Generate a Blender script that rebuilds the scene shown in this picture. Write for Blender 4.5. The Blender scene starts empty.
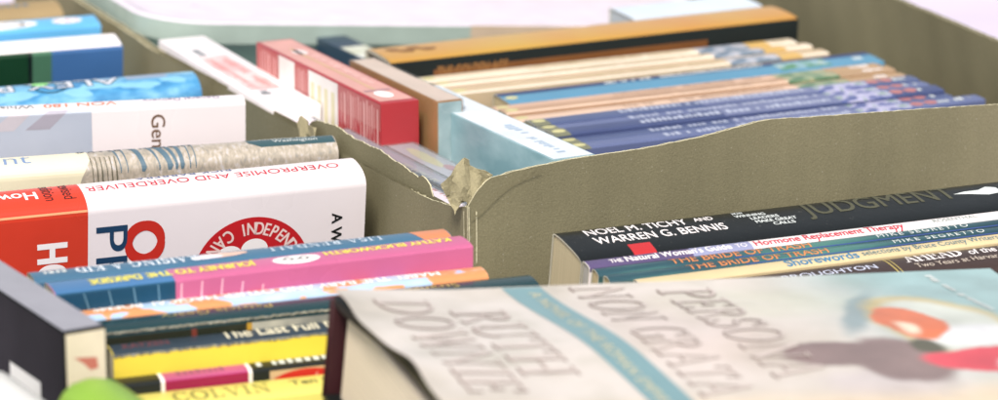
import bpy, bmesh, math, random
from mathutils import Vector, Matrix
random.seed(7)
S = bpy.context.scene
COL = S.collection
R = math.radians

# ------------------------------------------------------------------ materials
def lin(c):
    return tuple((x/12.92 if x <= .04045 else ((x+.055)/1.055)**2.4) for x in c)
def hexc(h):
    h = h.lstrip('#'); c = [int(h[i:i+2], 16)/255 for i in (0, 2, 4)]; y = .3*c[0]+.59*c[1]+.11*c[2]
    return tuple(v**1.16 for v in lin([x+(y-x)*.17 for x in c]))
MATS = {}
def mat(name, col, rough=.45, var=.08, scale=60, bump=.0, bscale=400, coat=0., spec=.5, speck=0.):
    """painted / printed paper: colour with slow mottling, fine fibre bump, uneven gloss"""
    if name in MATS: return MATS[name]
    m = bpy.data.materials.new(name); m.use_nodes = True; MATS[name] = m
    n = m.node_tree.nodes; l = m.node_tree.links; b = n['Principled BSDF']
    c = hexc(col) if isinstance(col, str) else col
    tc = n.new('ShaderNodeTexCoord')
    nz = n.new('ShaderNodeTexNoise'); nz.inputs['Scale'].default_value = scale; nz.inputs['Detail'].default_value = 5
    l.new(tc.outputs['Object'], nz.inputs['Vector'])
    rp = n.new('ShaderNodeValToRGB'); e = rp.color_ramp.elements
    e[0].position = .3; e[1].position = .72
    e[0].color = (*[max(0, x*(1-var)) for x in c], 1); e[1].color = (*[min(1, x*(1+var)) for x in c], 1)
    l.new(nz.outputs['Fac'], rp.inputs['Fac'])
    out = rp.outputs['Color']
    if speck:
        n2 = n.new('ShaderNodeTexNoise'); n2.inputs['Scale'].default_value = 900; n2.inputs['Detail'].default_value = 2
        l.new(tc.outputs['Object'], n2.inputs['Vector'])
        r2 = n.new('ShaderNodeValToRGB'); r2.color_ramp.elements[0].position = .70; r2.color_ramp.elements[1].position = .78
        l.new(n2.outputs['Fac'], r2.inputs['Fac'])
        mx = n.new('ShaderNodeMix'); mx.data_type = 'RGBA'
        ml = n.new('ShaderNodeMath'); ml.operation = 'MULTIPLY'; ml.inputs[1].default_value = speck
        l.new(r2.outputs['Color'], ml.inputs[0]); l.new(ml.outputs[0], mx.inputs['Factor'])
        l.new(out, mx.inputs['A']); mx.inputs['B'].default_value = (.75, .73, .68, 1); out = mx.outputs['Result']
    l.new(out, b.inputs['Base Color'])
    mr = n.new('ShaderNodeMapRange'); mr.inputs['To Min'].default_value = max(.02, rough-.08); mr.inputs['To Max'].default_value = rough+.1
    n3 = n.new('ShaderNodeTexNoise'); n3.inputs['Scale'].default_value = 35; l.new(tc.outputs['Object'], n3.inputs['Vector'])
    l.new(n3.outputs['Fac'], mr.inputs['Value']); l.new(mr.outputs['Result'], b.inputs['Roughness'])
    b.inputs['Specular IOR Level'].default_value = spec
    b.inputs['Coat Weight'].default_value = coat; b.inputs['Coat Roughness'].default_value = .18
    if bump:
        nb = n.new('ShaderNodeTexNoise'); nb.inputs['Scale'].default_value = bscale; nb.inputs['Detail'].default_value = 4
        l.new(tc.outputs['Object'], nb.inputs['Vector'])
        bp = n.new('ShaderNodeBump'); bp.inputs['Strength'].default_value = bump; bp.inputs['Distance'].default_value = .001
        l.new(nb.outputs['Fac'], bp.inputs['Height']); l.new(bp.outputs['Normal'], b.inputs['Normal'])
    return m

def cover(name, col, **k):
    d = dict(rough=.34, var=.07, scale=30, bump=.06, bscale=120, coat=.1, spec=.35); d.update(k)
    return mat(name, col, **d)

def pages_mat(name, col, axis=1):
    """paper block: thousands of thin leaves, so fine stripes across the thickness"""
    if name in MATS: return MATS[name]
    m = mat(name, col, rough=.8, var=.04, spec=.2)
    n = m.node_tree.nodes; l = m.node_tree.links; b = n['Principled BSDF']
    tc = n.new('ShaderNodeTexCoord'); mp = n.new('ShaderNodeMapping')
    sc = [6, 6, 6]; sc[axis] = 2600; mp.inputs['Scale'].default_value = sc
    l.new(tc.outputs['Object'], mp.inputs['Vector'])
    nz = n.new('ShaderNodeTexNoise'); nz.inputs['Scale'].default_value = 1; nz.inputs['Detail'].default_value = 3
    l.new(mp.outputs['Vector'], nz.inputs['Vector'])
    rp = n.new('ShaderNodeValToRGB'); c = hexc(col)
    rp.color_ramp.elements[0].position = .25; rp.color_ramp.elements[1].position = .7
    rp.color_ramp.elements[0].color = (*[x*.72 for x in c], 1); rp.color_ramp.elements[1].color = (*[min(1, x*1.06) for x in c], 1)
    l.new(nz.outputs['Fac'], rp.inputs['Fac']); l.new(rp.outputs['Color'], b.inputs['Base Color'])
    bp = n.new('ShaderNodeBump'); bp.inputs['Strength'].default_value = .25; bp.inputs['Distance'].default_value = .0004
    l.new(nz.outputs['Fac'], bp.inputs['Height']); l.new(bp.outputs['Normal'], b.inputs['Normal'])
    return m

def art(name, stops, scale=(20, 20, 20), detail=6, dist=0., rough=.32, kind='noise', coat=.25, bump=.06):
    """printed picture: noise stretched along the sheet through a colour ramp"""
    if name in MATS: return MATS[name]
    m = bpy.data.materials.new(name); m.use_nodes = True; MATS[name] = m
    n = m.node_tree.nodes; l = m.node_tree.links; b = n['Principled BSDF']
    tc = n.new('ShaderNodeTexCoord'); mp = n.new('ShaderNodeMapping'); mp.inputs['Scale'].default_value = scale
    l.new(tc.outputs['Object'], mp.inputs['Vector'])
    nz = n.new('ShaderNodeTexNoise'); nz.inputs['Scale'].default_value = 1; nz.inputs['Detail'].default_value = detail; nz.inputs['Distortion'].default_value = dist
    l.new(mp.outputs['Vector'], nz.inputs['Vector'])
    rp = n.new('ShaderNodeValToRGB'); cr = rp.color_ramp
    while len(cr.elements) < len(stops): cr.elements.new(.5)
    for e, (p, c) in zip(cr.elements, stops): e.position = p; e.color = (*hexc(c), 1)
    l.new(nz.outputs['Fac'], rp.inputs['Fac']); l.new(rp.outputs['Color'], b.inputs['Base Color'])
    b.inputs['Roughness'].default_value = rough; b.inputs['Coat Weight'].default_value = coat; b.inputs['Coat Roughness'].default_value = .18
    if bump:
        nb = n.new('ShaderNodeTexNoise'); nb.inputs['Scale'].default_value = 120
        l.new(tc.outputs['Object'], nb.inputs['Vector'])
        bp = n.new('ShaderNodeBump'); bp.inputs['Strength'].default_value = bump; bp.inputs['Distance'].default_value = .001
        l.new(nb.outputs['Fac'], bp.inputs['Height']); l.new(bp.outputs['Normal'], b.inputs['Normal'])
    return m

def clear_plastic(name, tint='#f8fbfc', milk=.05, gloss=.1):
    if name in MATS: return MATS[name]
    m = bpy.data.materials.new(name); m.use_nodes = True; MATS[name] = m
    n = m.node_tree.nodes; l = m.node_tree.links; n.clear()
    o = n.new('ShaderNodeOutputMaterial'); t = n.new('ShaderNodeBsdfTransparent'); t.inputs[0].default_value = (*hexc(tint), 1)
    d = n.new('ShaderNodeBsdfDiffuse'); d.inputs[0].default_value = (.8, .8, .82, 1)
    g = n.new('ShaderNodeBsdfGlossy'); g.inputs['Roughness'].default_value = .12
    tc = n.new('ShaderNodeTexCoord'); nb = n.new('ShaderNodeTexNoise'); nb.inputs['Scale'].default_value = 90; l.new(tc.outputs['Object'], nb.inputs['Vector'])
    bp = n.new('ShaderNodeBump'); bp.inputs['Strength'].default_value = .35; bp.inputs['Distance'].default_value = .002
    l.new(nb.outputs['Fac'], bp.inputs['Height']); l.new(bp.outputs['Normal'], g.inputs['Normal'])
    a = n.new('ShaderNodeMixShader'); a.inputs[0].default_value = milk; l.new(t.outputs[0], a.inputs[1]); l.new(d.outputs[0], a.inputs[2])
    c = n.new('ShaderNodeMixShader'); c.inputs[0].default_value = gloss; l.new(a.outputs[0], c.inputs[1]); l.new(g.outputs[0], c.inputs[2])
    l.new(c.outputs[0], o.inputs['Surface']); return m

def card_mat(name, col='#8d876b'):
    m = mat(name, col, rough=.85, var=.14, scale=9, bump=.2, bscale=1100, spec=.15, speck=.25)
    n = m.node_tree.nodes; l = m.node_tree.links; b = n['Principled BSDF']
    tc = n.new('ShaderNodeTexCoord')
    # recycled kraft fibres: fine grain, plus faint flute lines, their shading put into the colour
    nz = n.new('ShaderNodeTexNoise'); nz.inputs['Scale'].default_value = 1300; nz.inputs['Detail'].default_value = 4
    l.new(tc.outputs['Object'], nz.inputs['Vector'])
    rp = n.new('ShaderNodeValToRGB'); rp.color_ramp.elements[0].position = .36; rp.color_ramp.elements[1].position = .66
    rp.color_ramp.elements[0].color = (.9, .9, .89, 1); rp.color_ramp.elements[1].color = (1.06, 1.06, 1.06, 1)
    l.new(nz.outputs['Fac'], rp.inputs['Fac'])
    wv = n.new('ShaderNodeTexWave'); wv.inputs['Scale'].default_value = 22; wv.inputs['Distortion'].default_value = 1.2; wv.inputs['Detail'].default_value = 2
    l.new(tc.outputs['Object'], wv.inputs['Vector'])
    r3 = n.new('ShaderNodeValToRGB'); r3.color_ramp.elements[0].color = (.985, .985, .985, 1); r3.color_ramp.elements[1].color = (1.01, 1.01, 1.01, 1)
    l.new(wv.outputs['Fac'], r3.inputs['Fac'])
    src = b.inputs['Base Color'].links[0].from_socket
    m1 = n.new('ShaderNodeMix'); m1.data_type = 'RGBA'; m1.blend_type = 'MULTIPLY'; m1.inputs['Factor'].default_value = 1
    m2 = n.new('ShaderNodeMix'); m2.data_type = 'RGBA'; m2.blend_type = 'MULTIPLY'; m2.inputs['Factor'].default_value = 1
    l.new(src, m1.inputs['A']); l.new(rp.outputs['Color'], m1.inputs['B'])
    l.new(m1.outputs['Result'], m2.inputs['A']); l.new(r3.outputs['Color'], m2.inputs['B'])
    l.new(m2.outputs['Result'], b.inputs['Base Color']); return m

def painted_jacket(m):
    """the printed picture of the jacket: soft brushed shapes mixed over the plaster ground, in sheet coordinates (mm)"""
    n = m.node_tree.nodes; l = m.node_tree.links; b = n['Principled BSDF']
    tc = n.new('ShaderNodeTexCoord'); sc = n.new('ShaderNodeVectorMath'); sc.operation = 'MULTIPLY'; sc.inputs[1].default_value = (1000, -1000, 0)
    l.new(tc.outputs['Object'], sc.inputs[0])
    nz = n.new('ShaderNodeTexNoise'); nz.inputs['Scale'].default_value = 55; nz.inputs['Detail'].default_value = 5; l.new(tc.outputs['Object'], nz.inputs['Vector'])
    sb = n.new('ShaderNodeVectorMath'); sb.operation = 'SUBTRACT'; sb.inputs[1].default_value = (.5, .5, .5); l.new(nz.outputs['Color'], sb.inputs[0])
    ml = n.new('ShaderNodeVectorMath'); ml.operation = 'MULTIPLY'; ml.inputs[1].default_value = (10, 10, 0); l.new(sb.outputs[0], ml.inputs[0])
    ad = n.new('ShaderNodeVectorMath'); l.new(sc.outputs[0], ad.inputs[0]); l.new(ml.outputs[0], ad.inputs[1]); P = ad.outputs[0]
    sx = n.new('ShaderNodeSeparateXYZ'); l.new(P, sx.inputs[0])
    def ramp(sock, a, c, cl=1.):
        r_ = n.new('ShaderNodeMapRange'); r_.interpolation_type = 'SMOOTHSTEP'
        for k, v in (('From Min', a), ('From Max', c), ('To Min', 0), ('To Max', cl)): r_.inputs[k].default_value = v
        l.new(sock, r_.inputs['Value']); return r_.outputs['Result']
    def ell(cx, cs, rx, rs, soft=.2, rot=0, amt=1.):
        mp = n.new('ShaderNodeMapping'); mp.vector_type = 'TEXTURE'; mp.inputs['Location'].default_value = (cx, cs, 0); mp.inputs['Rotation'].default_value = (0, 0, R(rot)); mp.inputs['Scale'].default_value = (rx, rs, 1)
        l.new(P, mp.inputs['Vector']); ln = n.new('ShaderNodeVectorMath'); ln.operation = 'LENGTH'; l.new(mp.outputs[0], ln.inputs[0])
        return ramp(ln.outputs['Value'], 1+soft/2, 1-soft/2, amt)
    def op(a, c, o):
        q = n.new('ShaderNodeMath'); q.operation = o; l.new(a, q.inputs[0])
        if isinstance(c, (int, float)): q.inputs[1].default_value = c
        else: l.new(c, q.inputs[1])
        return q.outputs[0]
    cur = b.inputs['Base Color'].links[0].from_socket
    def put(mask, col):
        nonlocal cur
        q = n.new('ShaderNodeMix'); q.data_type = 'RGBA'; l.new(mask, q.inputs['Factor']); l.new(cur, q.inputs['A'])
        # brushy colour: each tone wanders a little lighter and darker
        v = n.new('ShaderNodeMix'); v.data_type = 'RGBA'; c = hexc(col); l.new(nz.outputs['Fac'], v.inputs['Factor'])
        v.inputs['A'].default_value = (*[x*.62 for x in c], 1); v.inputs['B'].default_value = (*[min(1, x*1.38) for x in c], 1)
        l.new(v.outputs['Result'], q.inputs['B']); cur = q.outputs['Result']
    put(op(ramp(sx.outputs[0], 150, 222, .9), ramp(sx.outputs[1], 150, 60), 'MULTIPLY'), '#8fb4b8')
    put(ell(150, 30, 40, 18, 1.2, 0, .35), '#c4c8ae'); put(ell(110, 60, 30, 40, 1.4, 0, .25), '#d8b8b4')
    put(ramp(sx.outputs[1], 112, 136, .85), '#d9c4a6')
    put(ell(183, 47, 29, 5.5, .8, 122, .75), '#748f98')
    put(ell(207, 62, 25, 35, .25), '#c2b078'); put(ell(208, 65, 21, 32, .3), '#c3c8c0')
    put(ell(214, 78, 20, 10, .8, 0, .7), '#dcdce6')
    put(ell(195, 61, 12.5, 19, .2), '#dc6f38'); put(ell(191, 68, 4, 6, 1.2), '#f2d8c0')
    mv = op(op(ell(158, 90, 26, 11, .3), ell(174, 97, 19, 20, .3), 'MAXIMUM'), ell(148, 87, 14, 9, .3), 'MAXIMUM')
    put(ell(160, 116, 24, 12, .9, 0, .5), '#b9aeb4'); put(mv, '#8d7774'); put(ell(190, 86, 6, 7, .6), '#5d5a44')
    put(ell(216, 102, 33, 12, .2, 4), '#dd4a58'); put(ell(216, 107, 11, 7, .5), '#f0c4c8')
    l.new(cur, b.inputs['Base Color']); return m

# ------------------------------------------------------------------ object helpers
def thing(name, label, cat, loc=(0, 0, 0), rot=None, group=None):
    o = bpy.data.objects.new(name, None); COL.objects.link(o); o.empty_display_size = .02
    M = Matrix.Translation(loc)
    if rot is not None: M = M @ rot.to_4x4()
    o.matrix_world = M
    o['label'] = label; o['category'] = cat
    if group: o['group'] = group
    return o
def obj(name, bm, mats, parent=None, smooth=None):
    me = bpy.data.meshes.new(name)
    if smooth is not None:
        for f in bm.faces: f.smooth = True
    bmesh.ops.recalc_face_normals(bm, faces=bm.faces[:]) if smooth != 'keep' else None
    bm.to_mesh(me); bm.free()
    for m in (mats if isinstance(mats, (list, tuple)) else [mats]): me.materials.append(m)
    if smooth is not None and smooth != 'keep':
        me.set_sharp_from_angle(angle=R(smooth))
    o = bpy.data.objects.new(name, me); COL.objects.link(o)
    if parent is not None: o.parent = parent
    return o

# ------------------------------------------------------------------ flat artwork (mm), later laid on a surface
_cap = {}
def sans(t, cap=8, bold=0., shear=0., xs=1., space=1.):
    cu = bpy.data.curves.new('letters', 'FONT'); cu.body = t; cu.size = 1; cu.offset = bold; cu.shear = shear; cu.space_character = space
    cu.fill_mode = 'FRONT' if hasattr(cu, 'fill_mode') else cu.fill_mode
    d_ = bold; bold = 0; cu.offset = 0
    cu.resolution_u = 7
    o = bpy.data.objects.new('letters', cu); COL.objects.link(o)
    dg = bpy.context.evaluated_depsgraph_get(); ev = o.evaluated_get(dg); me = ev.to_mesh()
    k = cap/.69
    V = [(v.co.x*k*xs, v.co.y*k) for v in me.vertices]; F = [tuple(p.vertices) for p in me.polygons if p.normal.z > 0 or True]
    if d_ >= .004:
        V0, F0 = list(V), list(F); q = d_*.85*k; V, F = [], []
        for c_, (ox, oy) in enumerate(((-q, -q*.6), (q, -q*.6), (-q, q*.6), (q, q*.6))):
            i = len(V); V += [(a+ox, b_+oy, c_*.014) for a, b_ in V0]; F += [tuple(i+j for j in f) for f in F0]
    ev.to_mesh_clear(); bpy.data.objects.remove(o); bpy.data.curves.remove(cu)
    return V, F
TH, TN = .13, .05
def _q(x0, y0, x1, y1, w):
    dx, dy = x1-x0, y1-y0; L = math.hypot(dx, dy) or 1; nx, ny = -dy/L*w/2, dx/L*w/2
    return [(x0+nx, y0+ny), (x0-nx, y0-ny), (x1-nx, y1-ny), (x1+nx, y1+ny)]
def _arc(cx, cy, rx, ry, a0, a1, wt=TH, wn=TN, n=14):
    out = []
    for i in range(n):
        q = []
        for a in (a0+(a1-a0)*i/n, a0+(a1-a0)*(i+1)/n):
            c, s = math.cos(R(a)), math.sin(R(a)); q.append(((cx+rx*c, cy+ry*s), (cx+(rx-wt)*c, cy+(ry-wn)*s)))
        out.append([q[0][0], q[0][1], q[1][1], q[1][0]])
    return out
def _ser(x, y, w=.3): return [_q(x-w/2, y+(.02 if y < .5 else -.02), x+w/2, y+(.02 if y < .5 else -.02), .04)]
def _stem(x, w=TH, y0=0, y1=1): return [_q(x, y0, x, y1, w)] + _ser(x, 0)*(y0 == 0) + _ser(x, 1)*(y1 == 1)
GL = {
 'A': (.78, [_q(.1, 0, .38, 1, TN), _q(.36, 1, .68, 0, TH), _q(.2, .34, .56, .34, TN)] + _ser(.1, 0, .22) + _ser(.68, 0, .26)),
 'B': (.66, _stem(.15) + _arc(.2, .75, .34, .25, -90, 90) + _arc(.2, .26, .4, .27, -90, 90) + [_q(.1, .98, .22, .98, TN), _q(.1, .02, .22, .02, TN), _q(.1, .5, .22, .5, TN)]),
 'C': (.76, _arc(.44, .5, .4, .52, 50, 310) + [_q(.7, .72, .7, .98, TN), _q(.7, .02, .7, .28, TN)]),
 'D': (.8, _stem(.15) + _arc(.24, .5, .5, .5, -90, 90) + [_q(.1, .975, .26, .975, TN), _q(.1, .025, .26, .025, TN)]),
 'E': (.64, _stem(.15) + [_q(.1, .975, .54, .975, TN), _q(.1, .025, .56, .025, TN), _q(.1, .52, .46, .52, TN), _q(.54, .8, .54, 1, TN), _q(.57, 0, .57, .2, TN), _q(.46, .42, .46, .62, TN)]),
 'F': (.6, _stem(.15) + [_q(.1, .975, .54, .975, TN), _q(.1, .52, .46, .52, TN), _q(.54, .8, .54, 1, TN), _q(.46, .42, .46, .62, TN)]),
 'G': (.82, _arc(.44, .5, .4, .52, 50, 330) + [_q(.7, .72, .7, .98, TN), _q(.68, .02, .68, .42, TH)] + [_q(.54, .43, .8, .43, TN)]),
 'H': (.84, _stem(.15) + _stem(.68) + [_q(.15, .52, .68, .52, TN)]),
 'I': (.34, _stem(.17)),
 'J': (.42, _stem(.24, TH, .1, 1) + _arc(.1, .08, .2, .22, -90, 10)),
 'K': (.76, _stem(.15) + [_q(.18, .45, .6, 1, TN), _q(.3, .58, .68, 0, TH)] + _ser(.6, 1, .22) + _ser(.68, 0, .24)),
 'L': (.6, _stem(.15) + [_q(.1, .025, .54, .025, TN), _q(.54, 0, .54, .24, TN)]),
 'M': (.98, [_q(.16, 0, .18, 1, TN), _q(.2, 1, .5, .04, TH), _q(.5, .04, .8, 1, TN), _q(.82, 0, .82, 1, TH)] + _ser(.15, 0, .2) + _ser(.82, 0)),
 'N': (.86, [_q(.16, 0, .16, 1, TN), _q(.16, 1, .7, .02, TH), _q(.7, 0, .7, 1, TN)] + _ser(.16, 0, .24) + _ser(.7, 1, .24)),
 'O': (.88, _arc(.44, .5, .41, .52, 0, 360, n=26)),
 'P': (.64, _stem(.15) + _arc(.2, .73, .38, .27, -90, 90) + [_q(.1, .975, .22, .975, TN), _q(.1, .48, .22, .48, TN)]),
 'R': (.74, _stem(.15) + _arc(.2, .74, .36, .26, -90, 90) + [_q(.1, .975, .22, .975, TN), _q(.1, .5, .22, .5, TN), _q(.32, .5, .66, 0, TH)] + _ser(.67, 0, .2)),
 'S': (.58, _arc(.29, .745, .24, .275, 30, 270, .1, .06) + _arc(.29, .255, .25, .275, -150, 90, .1, .06) + [_q(.5, .74, .5, .98, TN), _q(.07, .02, .07, .26, TN)]),
 'T': (.7, _stem(.35, TH, 0, .96) + [_q(.04, .975, .66, .975, TN), _q(.055, .78, .055, 1, TN), _q(.645, .78, .645, 1, TN)]),
 'U': (.82, [_q(.15, .25, .15, 1, TH), _q(.66, .25, .66, 1, TN)] + _arc(.405, .3, .32, .32, 180, 360, .1, .07) + _ser(.15, 1) + _ser(.66, 1, .24)),
 'V': (.76, [_q(.1, 1, .4, 0, TH), _q(.4, 0, .66, 1, TN)] + _ser(.1, 1, .26) + _ser(.66, 1, .22)),
 'W': (1.05, [_q(.1, 1, .34, 0, TH), _q(.34, 0, .54, .9, TN), _q(.5, 1, .74, 0, TH), _q(.74, 0, .95, 1, TN)] + _ser(.1, 1, .24) + _ser(.95, 1, .2)),
 'Y': (.72, _stem(.36, TH, 0, .48) + [_q(.1, 1, .36, .46, TH), _q(.36, .46, .62, 1, TN)] + _ser(.1, 1, .24) + _ser(.62, 1, .2)),
 '.': (.26, [_q(.08, .06, .18, .06, .12)]), ' ': (.36, [])}
def serif(t, cap=8, space=.0, grow=0., xs=1.):
    V, F = [], []; x = 0
    for ch in t:
        w, qs = GL[ch]
        for kq, q in enumerate(qs):
            cx = sum(p[0] for p in q)/4; cy = sum(p[1] for p in q)/4; i0 = len(V)
            for p in q:
                dx, dy = p[0]-cx, p[1]-cy; d = math.hypot(dx, dy) or 1; g = grow/cap*1.4
                V.append(((x+p[0]+dx/d*g)*cap*xs, (p[1]+dy/d*g)*cap, (kq % 9)*.01))
            F.append((i0, i0+1, i0+2, i0+3))
        x += w+space
    return V, F
def place(flat, x, s, rot=0, fit=None, fith=None, anchor='l', slant=0.):
    """rot 0: reads to the right, letters upright; 180: upside down; 90: reads downwards; fit = run length in mm"""
    V, F = flat
    if not V: return flat
    x0 = min(v[0] for v in V); x1 = max(v[0] for v in V)
    k = (fit/(x1-x0)) if fit else 1
    out = []
    for a, b, *hh_ in V:
        hh_ = tuple(hh_)
        a = (a-x0)*k
        if anchor == 'c': a -= (x1-x0)*k/2
        a += slant*b
        if rot == 0: out.append((x+a, s-b)+hh_)
        elif rot == 180: out.append((x-a, s+b)+hh_)
        elif rot == 90: out.append((x+b, s+a)+hh_)
        else: out.append((x-b, s-a)+hh_)
    return out, F
def rect(x0, s0, x1, s1): return [(x0, s0), (x1, s0), (x1, s1), (x0, s1)], [(0, 1, 2, 3)]
def poly(pts): return list(pts), [tuple(range(len(pts)))]
def disc(x, s, rx, rs, n=40, a0=0, a1=360, wob=0, seed=1):
    rnd = random.Random(seed); P = []
    ph = [(rnd.uniform(0, 6.3), k, rnd.uniform(.3, 1)/k) for k in (2, 3, 5, 8)]
    for i in range(n + (a1-a0 < 360)):
        a = R(a0+(a1-a0)*i/n); w = 1+wob*sum(g*math.sin(k*a+p) for p, k, g in ph)
        P.append((x+rx*w*math.cos(a), s+rs*w*math.sin(a)))
    return P, [tuple(range(len(P)))]
def ring(x, s, ro, ri, n=40, k=1.):
    V, F = [], []
    for i in range(n):
        a = 2*math.pi*i/n; V += [(x+ro*math.cos(a), s+ro*k*math.sin(a)), (x+ri*math.cos(a), s+ri*k*math.sin(a))]
        j = (i+1) % n; F.append((2*i, 2*j, 2*j+1, 2*i+1))
    return V, F
def join(*fl):
    V, F = [], []
    for v, f in fl:
        i = len(V); V += v; F += [tuple(k+i for k in q) for q in f]
    return V, F
def line(pts, w):
    V, F = [], []
    for (a, b), (c, d) in zip(pts, pts[1:]):
        i = len(V); V += _q(a, b, c, d, w); F.append((i, i+1, i+2, i+3))
    return V, F
def bars(x0, s0, x1, s1, n, seed=3, along='x'):
    """barcode or a run of tiny print: thin bars of unequal width"""
    rnd = random.Random(seed); fl = []
    if along == 'x':
        w = (x1-x0)/n
        for i in range(n): fl.append(rect(x0+i*w, s0, x0+(i+rnd.uniform(.3, .75))*w, s1))
    else:
        w = (s1-s0)/n
        for i in range(n): fl.append(rect(x0, s0+i*w, x0+(x1-x0)*rnd.uniform(.7, 1), s0+(i+rnd.uniform(.35, .6))*w))
    return join(*fl)
def smallprint(x0, x1, s0, h, rot=0, seed=1):
    """words too small to read: runs of short strokes"""
    rnd = random.Random(seed); fl = []; x = x0
    while x < x1:
        w = rnd.uniform(.25, .55)*h
        if rnd.random() < .84: fl.append(rect(x, s0-h*rnd.choice((.7, .7, 1)), min(x1, x+w), s0))
        x += w+.22*h
    return join(*fl)

# ------------------------------------------------------------------ surfaces that artwork is laid on
class Profile:
    """swept cross-section (y, z in m); s in mm measured from the middle of the spine, positive towards the front cover"""
    def __init__(self, pts):
        self.p = pts; d = [0]
        for a, b in zip(pts, pts[1:]): d.append(d[-1]+math.hypot(b[0]-a[0], b[1]-a[1]))
        mid = d[-1]/2; self.s = [(mid-x)*1000 for x in d]          # pts run front bottom -> back bottom
    def brk(self): return self.s
    def at(self, x, s):
        S_ = self.s; n = len(S_); i = 0
        while i < n-2 and s < S_[i+1]: i += 1
        t = (S_[i]-s)/((S_[i]-S_[i+1]) or 1e-9); a, b = self.p[i], self.p[i+1]
        y, z = a[0]+(b[0]-a[0])*t, a[1]+(b[1]-a[1])*t
        L = math.hypot(b[0]-a[0], b[1]-a[1]) or 1e-9
        return Vector((x/1000, y, z)), Vector((0, -(b[1]-a[1])/L, (b[0]-a[0])/L))
class Plane:
    def __init__(self, o, ux, us): self.o = Vector(o); self.ux = Vector(ux); self.us = Vector(us); self.n = self.us.cross(self.ux).normalized()
    def brk(self): return []
    def at(self, x, s): return self.o+self.ux*(x/1000)+self.us*(s/1000), self.n
def lay(name, fl, m, surf, parent, h=.12, relief=0.):
    """lay flat artwork on a surface as a thin printed layer (its own mesh)"""
    V, F = fl
    bm = bmesh.new(); own = bool(V) and len(V[0]) > 2; vs = [bm.verts.new((v[0], v[1], v[2] if own else 0)) for v in V]
    for i, f in enumerate(F):
        try: bm.faces.new([vs[k] for k in f])
        except ValueError: pass
    br = surf.brk()
    if br and V:
        lo = min(v[1] for v in V); hi = max(v[1] for v in V)
        for b in br:
            if lo < b < hi:
                bmesh.ops.bisect_plane(bm, geom=bm.verts[:]+bm.edges[:]+bm.faces[:], plane_co=(0, b, 0), plane_no=(0, 1, 0), dist=1e-6)
    # overlapping strokes of one letter get a hair of height each so no two lie in one plane
    seen = {}; k = 0
    bm.verts.ensure_lookup_table(); bm.faces.ensure_lookup_table()
    for f in ([] if own else bm.faces):
        if f.index in seen: continue
        st = [f]; seen[f.index] = k
        while st:
            g = st.pop()
            for e in g.edges:
                for q in e.link_faces:
                    if q.index not in seen: seen[q.index] = k; st.append(q)
        k += 1
    hv = {}
    for f in ([] if own else bm.faces):
        for v in f.verts: hv[v] = seen[f.index] % 12
    top = []
    for v in bm.verts:
        z_ = v.co.z; p, n = surf.at(v.co.x, v.co.y); v.co = p+n*((h+relief+(z_ if own else hv.get(v, 0)*.01))/1000)
    if relief:
        r = bmesh.ops.extrude_face_region(bm, geom=bm.faces[:])
        nv = {g for g in r['geom'] if isinstance(g, bmesh.types.BMVert)}
        n0 = surf.at(V[0][0], V[0][1])[1]
        for v in bm.verts:
            if v not in nv: v.co -= n0*(relief/1000*.9)
    else:
        n0 = surf.at(V[0][0], V[0][1])[1]
        bm.normal_update()
        for f in bm.faces:
            c = f.calc_center_median()
    o = obj(name, bm, m, parent, smooth=None)
    return o

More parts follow.
